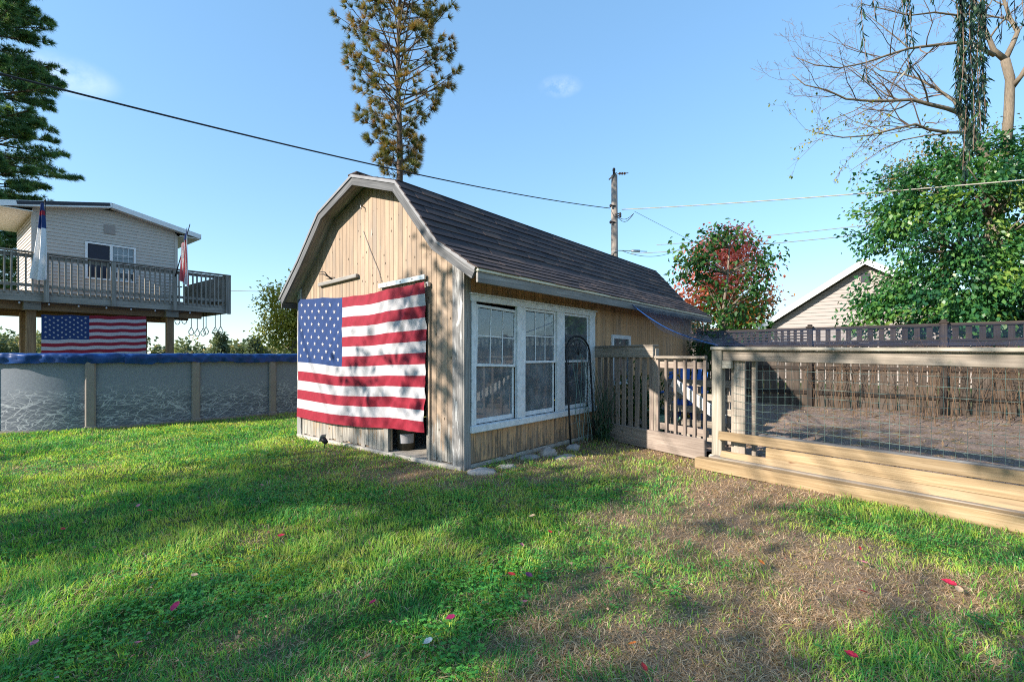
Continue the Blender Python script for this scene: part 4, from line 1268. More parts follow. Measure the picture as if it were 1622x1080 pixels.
cable('thin wire crossing the sky behind the playhouse', at(340, 460, 60), at(480, 463, 60), 0.0, 0.04, M['greywire'], 'overhead_wire')
cable('slack wire from the utility pole below the splice', at(985, 397, UPY), at(1085, 390, 22), 0.35, 0.011, M['greywire'], 'overhead_wire')

# ------------------------------------------------------------------ neighbour's house
NY = 22.0
nh = thing('neighbour_house', 'beige sided house gable with white roof edges behind the fence', 'house', (at(1371, 0, NY).x, NY, 0), -0.70)
npk = at(1371, 411, NY).z; sl = 0.66; hw = 4.35; nez = npk - hw * sl
lapn = 0.17; k = 0
while True:
    za = 0.2 + k * lapn; zb = za + lapn; k += 1
    w0 = min(hw - 0.45, (npk - 0.30 - za) / sl); w1 = min(hw - 0.45, (npk - 0.30 - zb) / sl)
    if w0 <= 0.02: break
    w1 = max(w1, 0.005); q = MB()
    V_ = [(-w0, -0.03, za), (w0, -0.03, za), (w1, -0.006, zb), (-w1, -0.006, zb), (-w0, 0.02, za), (w0, 0.02, za), (w1, 0.02, zb), (-w1, 0.02, zb)]
    q._add(V_, [(0, 1, 2, 3), (5, 4, 7, 6), (4, 5, 1, 0), (3, 2, 6, 7), (1, 5, 6, 2), (4, 0, 3, 7)], [[(0, 0)] * 4] * 6); q.build('siding_board', M['siding2'], nh)
q = MB(); q.box((0, 5, nez / 2), (2 * hw - 1.0, 9.8, nez)); q.build('wall', M['siding2'], nh)
for sg in (-1, 1):
    q = MB(); a = Vector((0, 0, npk)); b = Vector((sg * (hw + 0.1), 0, npk - (hw + 0.1) * sl))
    V_ = [(0, -0.42, npk), (b.x, -0.42, b.z), (b.x, 10.3, b.z), (0, 10.3, npk)]; V2 = [(x, y, z - 0.10) for x, y, z in V_]
    q._add(V_ + V2, [(0, 1, 2, 3), (7, 6, 5, 4), (0, 4, 5, 1), (1, 5, 6, 2), (2, 6, 7, 3), (3, 7, 4, 0)], [[(0, 0)] * 4] * 6); rf = q.build('roof_slope', M['darkroof'], nh)
    q = MB(); q.beam((0, -0.44, npk - 0.13), (b.x, -0.44, b.z - 0.13), 0.03, 0.24); q.build('rake_trim', M['white'], rf)
    q = MB(); q.beam((0, -0.22, npk - 0.22), (b.x, -0.22, b.z - 0.22), 0.40, 0.02); q.build('soffit', M['soffit'], rf)
q = MB(); q.box((0, -0.03, npk - 0.85), (0.36, 0.04, 0.4), ch=0.01); q.build('gable_vent', M['darkroof'], nh)
# a lower building with a reddish roof further left
lb = thing('low_outbuilding', 'low building with a faded reddish roof behind the lattice fence', 'building', (at(1165, 0, 27).x, 27, 0), 0)
q = MB(); q.box((0, 2, 1.2), (5.0, 4, 2.4)); q.build('wall', M['siding2'], lb)
q = MB(); q.poly([(-2.8, -0.3, 2.35), (2.8, -0.3, 2.35), (2.8, 2.0, 3.0), (-2.8, 2.0, 3.0)]); q.poly([(-2.8, 2.0, 3.0), (2.8, 2.0, 3.0), (2.8, 4.3, 2.35), (-2.8, 4.3, 2.35)]); q.build('roof', plain('faded_red_roof', (0.30, 0.16, 0.13), 0.85), lb)

# ------------------------------------------------------------------ fences and the garden enclosure
def piece(name, mat, parent, c, size, M_=None, ch=0.0):
    q = MB(); q.box(c, size, M_, ch); return q.build(name, mat, parent)
# back privacy fence
bf = thing('privacy_fence', 'dark brown board fence with a lattice top behind the garden', 'fence', BF0, math.atan2(BFD.y, BFD.x))
bm_ = []
for k in range(4):
    q = MB(); q.box((0, 0, 0.84), (0.152, 0.018, 1.62)); bm_.append(q.mesh('board', M['oldfence']))
T0, T1 = -2.75, 7.4
n = int((T1 - T0) / 0.17)
for k in range(n): link('board', bm_[k % 4], bf, (T0 + (k + 0.5) * 0.17 + R.uniform(-.006, .006), R.uniform(-.004, .004), R.uniform(-0.01, 0.01)), (0, R.uniform(-.006, .006), 0))
for z in (0.45, 1.05, 1.60): piece('rail', M['darkfence'], bf, ((T0 + T1) / 2, -0.03, z), (T1 - T0, 0.036, 0.085))
piece('top_rail', M['darkfence'], bf, ((T0 + T1) / 2, -0.01, 2.0), (T1 - T0, 0.07, 0.07), None, 0.005)
piece('mid_rail', M['darkfence'], bf, ((T0 + T1) / 2, -0.012, 1.675), (T1 - T0, 0.06, 0.05), None, 0.004)
for t_ in (T0 + 0.05, 0.0, 2.44, 4.88, 7.3):
    pp = piece('post', M['darkfence'], bf, (t_, -0.07, 1.0), (0.115, 0.10, 2.06), None, 0.006)
    q = MB(); q.box((t_, -0.07, 2.045), (0.16, 0.15, 0.035), None, 0.008); q.box((t_, -0.07, 2.085), (0.11, 0.10, 0.05), None, 0.02); q.build('post_cap', M['darkfence'], pp)
q = MB(); q.box((0, 0, 0), (0.07, 0.016, 0.285)); lat_v = q.mesh('lattice_slat', M['darkfence'])
q = MB(); q.box((0, 0, 0), (0.10, 0.016, 0.285)); lat_w = q.mesh('lattice_slat', M['darkfence'])
y = T0 + 0.1
while y < -0.1: link('lattice_slat', lat_v, bf, (y, -0.004, 1.832)); y += 0.145
y = 0.16
while y < T1: link('lattice_slat', lat_w, bf, (y, -0.004, 1.832)); y += 0.205
for z in (1.76, 1.835, 1.91): piece('lattice_slat', M['darkfence'], bf, ((T0 - 0.05) / 2, -0.018, z), (-T0 - 0.05, 0.010, 0.032))

# garden enclosure along the front
gf = thing('garden_fence', 'wooden garden fence with wire mesh above stacked yellow boards', 'fence', POST, math.atan2(FD.y, FD.x))
GL = 4.6
def slope(a): return -0.016 * a
q = MB(); q.box((0.0, 0, 0.72), (0.125, 0.105, 1.42), ch=0.008); q.build('post', M['postwood'], gf)
q = MB(); q.box((0.0, 0, 0.10), (0.19, 0.16, 0.08), ch=0.02); q.build('post_foot', M['postwood'], gf)
for a in (2.6, 4.55):
    if a > 2.7: piece('post', M['postwood'], gf, (a, 0, 0.70), (0.12, 0.105, 1.36), None, 0.008)
piece('post', M['fencewood'], gf, (0.235, 0.06, 0.70), (0.135, 0.04, 1.32), None, 0.005)
piece('post', M['fencewood'], gf, (0.145, 0.10, 0.70), (0.05, 0.05, 1.34))
piece('post', M['fencewood'], gf, (0.36, 0.16, 0.68), (0.05, 0.06, 1.22), None, 0.01)
piece('block', M['postwood'], gf, (0.12, -0.01, 1.24), (0.11, 0.06, 0.09), None, 0.004)
q = MB(); q.beam((-0.07, -0.005, 1.437), (GL, -0.005, 1.437 + slope(GL)), 0.135, 0.036, ch=0.006); q.build('cap_rail', M['postwood'], gf)
q = MB(); q.beam((0.065, 0.0, 1.352), (GL, 0.0, 1.352 + slope(GL)), 0.04, 0.125, ch=0.005); q.build('top_rail', M['fencewood'], gf)
# boards along the bottom, leaning and lapped
for (a0, a1, y0, z0, z1, h, lean, nm) in ((0.045, GL, -0.075, 0.388, 0.372, 0.105, 0.05, 'board'), (0.60, GL, -0.082, 0.266, 0.246, 0.118, 0.02, 'board'), (0.10, GL, -0.125, 0.172, 0.138, 0.095, 0.20, 'board')):
    q = MB(); up = Vector((0, lean * 2.2, 1)).normalized(); q.beam((a0, y0, z0), (a1, y0 - 0.01, z1), 0.036, h, up, 0.005); q.build(nm, M['newpine'], gf)
q = MB(); q.beam((0.5, -0.03, 0.44), (GL, -0.03, 0.425), 0.03, 0.03); q.build('backing_strip', M['rakewood'], gf)
q = MB(); q.beam((0.0, -0.15, 0.10), (GL, -0.17, 0.07), 0.12, 0.10, ch=0.006); q.build('sill_timber', M['fencewood'], gf)
# wire mesh: real wires, joined
q = MB()
hs = [0.36 + 0.0925 * k for k in range(11)]
for k, z in enumerate(hs):
    pts = []
    for a in np.linspace(0.16, GL, 60):
        w = 0.010 * wob(a * 1.6, z * 2, 1) + (0.035 * math.exp(-((a - 0.45) / 0.25) ** 2) * math.sin(z * 5))
        pts.append((a, 0.03 + 0.02 * wob(a * 1.2, z * 3, 2), z + w + slope(a)))
    q.tube(pts, 0.0017, 4, False)
nv = int((GL - 0.2) / 0.078)
for k in range(nv):
    a = 0.20 + k * 0.078
    pts = [(a + 0.010 * wob(a * 3, z * 2.2, 4), 0.031 + 0.02 * wob(a * 1.2, z * 3, 2), z + slope(a)) for z in np.linspace(0.30, 1.33, 10)]
    q.tube(pts, 0.0012, 4, False)
tag(q.build('wire_mesh', M['mesh'], gf), kind='stuff')
# the long timbers lying in front
tb = MB(); tb.beam(fw(-0.12, -0.27, 0.065), fw(GL, -0.27, 0.060), 0.14, 0.13, ch=0.008)
tag(tb.build('landscape_timber', M['newpine']), 'long yellow timber lying on the ground along the garden fence', 'timber')

# picket fence and gate between the shed and the post
p_a = sw(0.03, 3.12); p_b = POST + Vector((-0.07, 0.13, 0))
pd = (p_b - p_a); PLn = pd.length; pd.normalize(); pang = math.atan2(pd.y, pd.x)
GS = PLn * 0.60
pf = thing('picket_fence', 'grey picket fence panel between the shed wall and the gate', 'fence', p_a, pang)
gt = thing('garden_gate', 'narrow slatted wooden gate beside the garden corner post', 'gate', p_a + pd * GS, pang)
q = MB(); q.box((GS / 2, -0.03, 1.40), (GS - 0.01, 0.04, 0.165), ch=0.006); q.build('top_rail', M['fencewood'], pf)
q = MB(); q.box((GS / 2, 0.0, 1.492), (GS, 0.12, 0.03), ch=0.005); q.build('cap_rail', M['fencewood'], pf)
q = MB(); q.beam((0.02, -0.03, 0.135), (PLn - 0.02, -0.03, 0.165), 0.05, 0.27, ch=0.008); q.build('sill_board', M['picketwood'], pf)
q = MB(); q.box((0, 0, 0), (0.085, 0.02, 1.10), ch=0.004); pk_me = q.mesh('picket', M['picketwood'])
for k in range(9): link('picket', pk_me, pf, (0.10 + k * (GS - 0.17) / 8, -0.008, 0.80), (0, R.uniform(-.01, .01), 0))
piece('post', M['fencewood'], pf, (GS - 0.02, 0.03, 0.75), (0.05, 0.07, 1.40), None, 0.005)
GW = PLn - GS - 0.03
q = MB(); q.box((GW / 2 + 0.01, -0.02, 1.325), (GW, 0.06, 0.035), ch=0.005); q.build('top_rail', M['fencewood'], gt)
for z in (0.36, 1.22): piece('rail', M['picketwood'], gt, (GW / 2, 0.045, z), (GW - 0.02, 0.03, 0.09), None, 0.004)
q = MB(); q.box((0, 0, 0), (0.042, 0.032, 1.05), ch=0.004); gp_me = q.mesh('slat', M['picketwood'])
for k in range(6): link('slat', gp_me, gt, (0.03 + k * (GW - 0.06) / 5, 0.01, 0.79), (0, R.uniform(-.012, .012), 0))
# behind the gate
def behind(a, b, z=0): return p_a + pd * a + Vector((-pd.y, pd.x, 0)) * b + Vector((0, 0, z))
q = MB(); q.beam(behind(GS + 0.02, 0.30, 0.97), behind(PLn - 0.05, 0.34, 0.52), 0.03, 0.14, ch=0.004)
tag(q.build('diagonal_board', M['whiteboard']), 'white board leaning diagonally behind the garden gate', 'board')
t = thing('slatted_pallet', 'weathered pallet standing on edge behind the gate', 'pallet', Vector((2.32, 7.15, 0.1)), -0.85)
for k in range(5): piece('slat', M['fencewood'], t, (0.45, 0, 0.1 + 0.19 * k), (1.0, 0.022, 0.09))
for x in (0.0, 0.45, 0.9): piece('stringer', M['picketwood'], t, (x, 0.06, 0.45), (0.04, 0.09, 0.9))
t = thing('garden_chair', 'blue garden chair behind the gate', 'chair', Vector((2.78, 7.75, 0.10)), -0.5)
q = MB(); q.grid(6, 4, lambda u, v: ((u - 0.5) * 0.52, 0.25 - 0.5 * v, 0.42 + 0.03 * v)); q.build('seat', M['bluechair'], t)
for k in range(7): q = MB(); q.beam(((k - 3) * 0.075, 0.24, 0.43), ((k - 3) * 0.095, 0.46, 1.08 - 0.012 * (k - 3) ** 2), 0.06, 0.014, (0, 1, 0)); q.build('back_slat', M['bluechair'], t)
for sx in (-1, 1):
    for sy in (-1, 1): q = MB(); q.beam((sx * 0.25, sy * 0.23, 0.42), (sx * 0.29, sy * 0.28, 0.0), 0.04, 0.03); q.build('leg', M['bluechair'], t)
    q = MB(); q.box((sx * 0.3, 0.02, 0.66), (0.08, 0.55, 0.02), ch=0.005); q.build('arm_rest', M['bluechair'], t)
q = MB()
q.grid(20, 16, lambda u, v: (2.85 + 0.62 * u, 8.75 - 0.25 * u + 0.15 * wob(u * 5, v * 4, 2) + 0.1 * v, 0.05 + 0.95 * v * (0.9 + 0.1 * math.sin(u * 8))))
tag(q.build('blue_sheet', M['tarp']), 'crumpled blue sheet standing behind the garden chair', 'tarp')
# old wire roll leaning there, watering can
q = MB(); q.lathe((0, 0, 0), [(0.001, 0), (0.13, 0), (0.12, 0.3), (0.11, 0.3)], 16); q.tube([(0.1, 0, 0.06), (0.26, 0, 0.2), (0.33, 0, 0.34)], [0.03, 0.02, 0.015], 8); q.tube([(-0.1, 0, 0.27), (-0.22, 0, 0.24), (-0.22, 0, 0.12), (-0.12, 0, 0.05)], 0.012, 6)
tag(q.build('watering_can', plain('pale_green_plastic', (0.20, 0.36, 0.27), 0.5), None, behind(GS - 0.36, 0.35, 0.24), (0.3, 0.3, pang + 0.4)), 'pale green watering can tipped behind the pickets', 'watering can')

# bird netting over the garden
def net_pt(u, v):
    P, E1, E2 = fw(0, -0.02, 1.462), sw(0.44, 3.6, 2.20), sw(0.44, 8.12, 2.20)
    Fr, Br = fw(GL, 0, 1.462 + slope(GL)), bw(7.4, -0.05, 1.98)
    return P, E1, E2, Fr, Br
P_, E1_, E2_, Fr_, Br_ = net_pt(0, 0); BL_ = bw(-2.6, -0.06, 2.02)
q = MB()
def nfn(u, v):
    a = P_.lerp(Fr_, u); b = BL_.lerp(Br_, u); p = a.lerp(b, v)
    s_ = math.sin(PI * v)
    return (p.x, p.y, p.z + 0.012 - s_ * (0.10 + 0.05 * wob(u * 9, v * 5, 1)) + 0.012 * wob(u * 40, v * 12, 4) )
q.grid(70, 24, nfn)
def nfn2(u, v):
    a = E1_.lerp(E2_, u); b = P_.lerp(BL_, u); p = a.lerp(b, v); s_ = math.sin(PI * v)
    return (p.x, p.y, p.z + 0.012 - s_ * (0.16 + 0.06 * wob(u * 5, v * 4, 7)) + 0.02 * wob(u * 22, v * 8, 5))
q.grid(24, 20, nfn2)
# fringe hanging at the eave
q.grid(60, 3, lambda u, v: tuple(E1_.lerp(E2_, u) + Vector((0.01, -0.01, -v * (0.06 + 0.07 * abs(wob(u * 40, 0, 3)))))))
# bunched over the front rail
q.grid(90, 3, lambda u, v: tuple(P_.lerp(Fr_, 0.0 + u) - FN * (0.075 - 0.03 * v) + Vector((0, 0, 0.0 + 0.01 * wob(u * 50, v, 5) + (0.03 + 0.035 * abs(wob(u * 17, 1, 2))) * v))))
net = tag(q.build('bird_netting', M['net']), 'dark blue netting stretched over the garden from the shed eave', 'netting')
q = MB(); pts = [E1_.lerp(P_, f) - Vector((0, 0, 0.10 * math.sin(PI * f))) + Vector((0, -.01, 0.01)) for f in np.linspace(0, 1, 24)]; q.tube(pts, 0.007, 6); q.build('edge_rope', M['tarp'], net)

# ------------------------------------------------------------------ vegetation
M['mulb'] = leafmat('mulberry_leaf', [(0.0, (0.018, 0.085, 0.040)), (0.4, (0.045, 0.16, 0.045)), (0.75, (0.11, 0.24, 0.045)), (1.0, (0.22, 0.31, 0.055))], 0.38, 0.38, 0.45)
M['sapl'] = leafmat('sapling_leaf', [(0.0, (0.016, 0.06, 0.02)), (0.6, (0.045, 0.13, 0.03)), (1.0, (0.11, 0.20, 0.03))], 0.4)
M['maple'] = leafmat('autumn_maple_leaf', [(0.0, (0.26, 0.22, 0.04)), (0.35, (0.48, 0.22, 0.05)), (0.65, (0.62, 0.20, 0.12)), (1.0, (0.66, 0.20, 0.20))], 0.4)
M['yellow'] = leafmat('yellow_green_leaf', [(0.0, (0.10, 0.14, 0.025)), (0.5, (0.25, 0.26, 0.04)), (1.0, (0.46, 0.37, 0.06))], 0.4)
M['olive'] = leafmat('bronze_leaf', [(0.0, (0.09, 0.09, 0.025)), (0.6, (0.22, 0.17, 0.04)), (1.0, (0.33, 0.21, 0.05))], 0.4)
M['wood_far'] = leafmat('distant_foliage', [(0.0, (0.095, 0.13, 0.085)), (0.5, (0.16, 0.19, 0.10)), (0.8, (0.26, 0.24, 0.12)), (1.0, (0.32, 0.25, 0.13))], 0.3, 0.8, 0.1)  # greens paled to put distance haze into the leaf colour
M['needle'] = leafmat('pine_needle', [(0.0, (0.045, 0.075, 0.03)), (0.4, (0.12, 0.14, 0.045)), (0.7, (0.28, 0.20, 0.06)), (1.0, (0.40, 0.19, 0.06))], 0.3)
M['needle2'] = leafmat('dark_pine_needle', [(0.0, (0.035, 0.105, 0.062)), (0.6, (0.09, 0.20, 0.08)), (1.0, (0.26, 0.33, 0.08))], 0.3)
M['weep'] = leafmat('dark_narrow_leaf', [(0.0, (0.010, 0.030, 0.022)), (0.6, (0.020, 0.055, 0.034)), (1.0, (0.05, 0.11, 0.03))], 0.22, 0.4, 0.4)
M['grass'] = leafmat('grass_blade', [(0.0, (0.028, 0.23, 0.075)), (0.30, (0.15, 0.42, 0.08)), (0.55, (0.46, 0.62, 0.10)), (0.68, (0.50, 0.50, 0.12)), (0.74, (0.40, 0.25, 0.145)), (0.88, (0.62, 0.44, 0.28)), (1.0, (0.84, 0.68, 0.48))], 0.45, 0.55, 0.25)
M['clover'] = leafmat('clover_leaf', [(0.0, (0.04, 0.25, 0.06)), (1.0, (0.15, 0.43, 0.06))], 0.3, 0.5, 0.3)
M['bark'] = barkmat('grey_brown_bark', (0.10, 0.08, 0.06), (0.27, 0.22, 0.17))
M['pinebark'] = barkmat('dark_pine_bark', (0.05, 0.038, 0.03), (0.17, 0.125, 0.095))
M['palebark'] = barkmat('pale_tan_bark', (0.11, 0.088, 0.066), (0.25, 0.20, 0.145))
M['twig'] = plain('brown_twig', (0.17, 0.115, 0.085), 0.85, 0, 0.25)
M['cane'] = plain('dry_tan_cane', (0.17, 0.11, 0.07), 0.8, 0, 0.35, 3)
M['vine'] = plain('dark_green_stem', (0.04, 0.085, 0.05), 0.6, 0, 0.4)

def rnd_unit(n):
    v = NR.normal(size=(n, 3)); return unit(v)
def crown(name, parent, mat, clumps, sig, nleaf, L, W, droop=0.35, bias=None, centre=None, tint=(0.5, 0.25), coh=0.0):
    """leaf faces scattered round clump centres"""
    Cc = np.repeat(np.asarray(clumps), nleaf, axis=0); n = len(Cc)
    off = NR.normal(size=(n, 3)) * np.asarray(sig)
    P = Cc + off
    out = unit(off) if centre is None else unit(P - np.asarray(centre))
    D = unit(out * 0.55 + rnd_unit(n) * 0.75 + np.array([0, 0, -droop]))
    if coh > 0:
        mid = np.asarray(clumps).mean(0)
        cd = unit(unit(np.asarray(clumps) - mid) * [1, 1, 0.3] + rnd_unit(len(clumps)) * 0.7 + np.array([0, 0, -0.55]))
        cdn = np.repeat(cd, nleaf, axis=0)
        off = off * 0.75 + cdn * NR.uniform(-0.45, 0.65, (n, 1)) * coh
        P = Cc + off
        D = unit(cdn * 0.8 + rnd_unit(n) * 0.65 + np.array([0, 0, -droop * 0.5]))
    Nn = unit(np.array([0, 0, 0.8]) + out * 0.5 + rnd_unit(n) * 0.7)
    l = L * NR.uniform(0.65, 1.25, n); V, Fc = leaf_quads(P, D, Nn, l, l * W)
    tc = np.repeat(NR.normal(size=len(clumps)) * tint[1] * 0.85, nleaf)
    t = np.clip(tint[0] + tc + NR.normal(size=n) * tint[1] * 0.45 + (0 if bias is None else bias(P)), 0, 1)
    return link(name, np_mesh(name, V, Fc, mat, t), parent)
def ell(c, r, n, shell=0.5):
    u = rnd_unit(n) * (shell + (1 - shell) * NR.random((n, 1)) ** 0.5)
    return np.asarray(c) + u * np.asarray(r)
def curve_pts(a, b, bend, n=7):
    a, b, bend = Vector(a), Vector(b), Vector(bend)
    return [a.lerp(b, f) + bend * math.sin(PI * f) for f in np.linspace(0, 1, n)]
def limbs(name, parent, mat, trunk, r0, r1, targets, rb=0.04, taper=0.3):
    q = MB(); q.tube(trunk, [r0 + (r1 - r0) * i / (len(trunk) - 1) for i in range(len(trunk))], 10)
    for tg in targets:
        tg = Vector(tg)
        i = min(range(len(trunk)), key=lambda k: (Vector(trunk[k]) - tg).length + (1.5 if Vector(trunk[k]).z > tg.z else 0))
        s = Vector(trunk[i]); l = (tg - s).length
        q.tube(curve_pts(s, tg, Vector((R.uniform(-.08, .08) * l, R.uniform(-.08, .08) * l, R.uniform(-0.02, .12) * l))), [rb * (1 - f * (1 - taper)) for f in np.linspace(0, 1, 7)], 5)
    return q.build(name, mat, parent)

# --- the big leafy tree at the right, behind the fence
def blob_px(lst, Y0):
    out = []
    for px, py, rx, ry, n, dy in lst:
        c = at(px, py, Y0 + dy); s = (Y0 + dy) / F
        out.append((np.array(c), np.array([rx * s, max(rx, ry) * s * 0.8, ry * s]), n))
    return out
mt = thing('leafy_tree', 'big dense green broadleaf tree behind the fence at the right', 'tree', (0, 0, 0))
bl = blob_px([(1570, 330, 80, 90, 80, 0), (1480, 385, 75, 70, 62, 0), (1590, 450, 85, 85, 80, -.4), (1500, 470, 90, 60, 66, -.3), (1430, 465, 50, 45, 24, 0.2), (1372, 470, 40, 26, 6, 0.3), (1368, 500, 30, 16, 4, .2),
              (1545, 270, 48, 45, 30, .3), (1450, 320, 52, 50, 36, .4), (1412, 350, 34, 42, 18, .4), (1460, 265, 34, 34, 12, .4), (1640, 320, 60, 120, 60, 0), (1640, 470, 60, 80, 50, 0), (1505, 255, 28, 28, 9, .4), (1600, 245, 40, 35, 16, .2), (1460, 505, 90, 28, 34, -.2), (1600, 520, 60, 40, 36, 0), (1420, 300, 22, 25, 6, .5)], 13.0)
cl = np.concatenate([ell(c, r, n, 0.35) for c, r, n in bl])
base = Vector((at(1560, 0, 13.3).x, 13.3, 0))
trk = [base, base + Vector((-0.1, 0, 1.2)), base + Vector((-0.25, .1, 2.4)), base + Vector((-0.1, 0, 3.8)), base + Vector((0.15, 0, 5.2))]
limbs('trunk', mt, M['bark'], trk, 0.17, 0.05, cl[::5], 0.035)
crown('crown', mt, M['mulb'], cl[::2], (0.22, 0.22, 0.15), 88, 0.135, 0.6, 0.6, tint=(0.38, 0.28), coh=1.0)

# --- bare tree with spreading limbs
def grow(q, pts, r0, r1, depth, tips, dens=1.0, minr=0.004):
    pts = [Vector(p) for p in pts]
    n = len(pts)
    q.m = 0 if r0 > 0.022 else 1
    q.tube(pts, [r0 + (r1 - r0) * i / (n - 1) for i in range(n)], 8 if r0 > 0.05 else (5 if r0 > 0.015 else 3), r0 > 0.05)
    q.m = 0
    if depth == 0: tips.append(pts[-1]); return
    L = sum((pts[i + 1] - pts[i]).length for i in range(n - 1))
    k = max(3, int(L * 2.9 * dens)) if L > 1.2 else max(3, int(L * 5.0 * dens))
    for j in range(k):
        f = R.uniform(0.22, 1.0); i = min(int(f * (n - 1)), n - 2); g = f * (n - 1) - i
        s = pts[i].lerp(pts[i + 1], g); d = (pts[i + 1] - pts[i]).normalized()
        sd = Vector((R.gauss(0, 1), R.gauss(0, 1), R.gauss(0.1, 0.8))); sd = (sd - d * sd.dot(d)).normalized()
        nd = (d * R.uniform(0.75, 1.1) + sd * R.uniform(0.45, 0.85)).normalized()
        l = L * R.uniform(0.22, 0.42) * (1.15 - 0.5 * f)
        rr = max(minr, (r0 + (r1 - r0) * f) * R.uniform(0.38, 0.55))
        m = 5; P = [s]
        for a in range(m):
            nd = (nd + Vector((R.gauss(0, .16), R.gauss(0, .16), R.gauss(0.03, .14)))).normalized()
            P.append(P[-1] + nd * l / m)
        grow(q, P, rr, max(minr * 0.7, rr * 0.35), depth - 1, tips, dens, minr)
bt = thing('bare_tree', 'nearly leafless tree with pale spreading limbs above the leafy tree', 'tree', (0, 0, 0))
BY = 16.0
def bpx(l): return [at(x, y, BY + d) for x, y, d in l]
q = MB(); tips = []
rp_ = lambda pts, r0, r1, dp, dn=1.0: grow(q, pts, r0 * 0.82, r1 * 0.8, dp, tips, dn * 1.15)
q.tube([Vector((at(1560, 0, BY).x, BY, -0.1)), Vector((at(1562, 0, BY).x, BY, 2.5)), at(1578, 330, BY), at(1592, 250, BY)], [0.34, 0.28, 0.23, 0.2], 12)
q.tube(bpx([(1592, 250, 0), (1598, 180, 0), (1600, 125, 0), (1592, 95, 0)]), [0.15, 0.135, 0.125, 0.12], 10)
q.tube(bpx([(1578, 330, 0), (1560, 250, 0), (1535, 205, -.2), (1522, 180, -.3)]), [0.2, 0.17, 0.13, 0.10], 10)
rp_(bpx([(1592, 95, 0), (1574, 80, 0), (1566, 60, 0), (1548, 20, .3), (1530, -30, .5), (1510, -90, .6)]), 0.11, 0.03, 2)
rp_(bpx([(1592, 95, 0), (1604, 70, 0), (1612, 50, 0), (1600, 30, 0.2), (1590, 0, .2), (1585, -60, .3)]), 0.11, 0.04, 2)
rp_(bpx([(1602, 140, 0), (1618, 120, -.3), (1640, 80, -.4), (1680, 10, -.6)]), 0.11, 0.04, 2)
rp_(bpx([(1575, 88, 0), (1540, 70, -.2), (1515, 68, -.3), (1480, 72, -.5), (1440, 77, -.6), (1405, 88, -.7), (1370, 100, -.8), (1330, 108, -.8), (1290, 103, -.8), (1262, 92, -.8)]), 0.075, 0.012, 3, 0.9)
rp_(bpx([(1522, 180, -.3), (1500, 172, -.5), (1470, 165, -.6), (1445, 158, -.6), (1410, 160, -.7), (1375, 160, -.8), (1340, 157, -.8), (1310, 143, -.9), (1275, 135, -.9), (1255, 118, -.9)]), 0.085, 0.012, 3, 0.9)
rp_(bpx([(1522, 180, -.3), (1512, 160, -.2), (1497, 150, 0), (1478, 138, .2), (1455, 125, .4), (1425, 116, .6), (1395, 112, .7), (1370, 95, .8)]), 0.075, 0.012, 3, 0.9)
rp_(bpx([(1538, 210, -.2), (1500, 210, -.6), (1470, 205, -.8), (1450, 197, -.9), (1415, 205, -1), (1375, 215, -1), (1335, 218, -1.1), (1300, 212, -1.1), (1275, 205, -1.2)]), 0.065, 0.010, 3, 0.9)
rp_(bpx([(1500, 212, -.6), (1465, 215, -.4), (1430, 222, -.3), (1400, 235, -.2), (1370, 255, -.2), (1345, 272, -.2)]), 0.035, 0.008, 2, 1.1)
rp_(bpx([(1548, 20, .3), (1520, 25, .2), (1480, 20, 0), (1440, 25, -.2), (1400, 15, -.3), (1360, 5, -.3)]), 0.05, 0.01, 3, 0.8)
rp_(bpx([(1440, 77, -.6), (1420, 60, -.4), (1395, 40, -.3), (1370, 20, -.2)]), 0.03, 0.008, 2)
q.build('trunk', [M['palebark'], M['twig']], bt)
tp = np.array([tuple(t_) for t_ in tips]); lo = tp[tp[:, 2] < at(0, 190, BY).z]
sel = lo[NR.random(len(lo)) < 0.5]
tag(crown('leaf', bt, M['yellow'], sel, (0.05, 0.05, 0.05), 2, 0.10, 0.6, 0.6), kind='stuff')
# more bare brush behind, and a bronze tree
ot = thing('bronze_tree', 'bronze and olive tree crown peeking behind the leafy tree', 'tree', (0, 0, 0))
bl = blob_px([(1450, 275, 42, 28, 26, 0), (1490, 250, 40, 30, 24, 0), (1420, 290, 30, 20, 10, 0), (1400, 345, 28, 20, 9, 0), (1560, 225, 50, 30, 14, 0)], 20)
cl = np.concatenate([ell(c, r, n, 0.3) for c, r, n in bl])
b0 = Vector((at(1490, 0, 20).x, 20, 0))
limbs('trunk', ot, M['bark'], [b0, b0 + Vector((0, 0, 3)), b0 + Vector((0.1, 0, 6)), b0 + Vector((-.2, 0, 8.5))], 0.18, 0.06, list(cl[::2]), 0.03)
crown('crown', ot, M['olive'], cl, (0.30, 0.30, 0.22), 30, 0.13, 0.55)

# --- sapling and red maple past the shed
st_ = thing('green_sapling', 'young dark green broadleaf tree behind the end of the shed', 'tree', (0, 0, 0))
bl = blob_px([(1110, 440, 35, 35, 8, 0), (1155, 475, 45, 40, 14, 0), (1150, 520, 60, 26, 18, -.2), (1100, 395, 28, 18, 6, 0), (1140, 385, 22, 20, 5, 0), (1200, 430, 28, 22, 6, 0), (1222, 405, 16, 10, 3, 0), (1195, 470, 25, 25, 6, 0), (1172, 372, 12, 12, 3, 0), (1095, 430, 25, 30, 7, 0), (1130, 372, 10, 8, 2, 0)], 14.5)
cl = np.concatenate([ell(c, r, n, 0.3) for c, r, n in bl])
b0 = Vector((at(1150, 0, 14.5).x, 14.5, 0))
limbs('trunk', st_, M['bark'], [b0, b0 + Vector((0, 0, 1.5)), b0 + Vector((-.1, 0, 2.6)), b0 + Vector((.05, 0, 3.8)), b0 + Vector((0.1, 0, 4.6))], 0.07, 0.02, list(cl[::1]), 0.014)
crown('crown', st_, M['sapl'], cl, (0.20, 0.20, 0.15), 26, 0.16, 0.6, 0.5, tint=(0.4, 0.28))
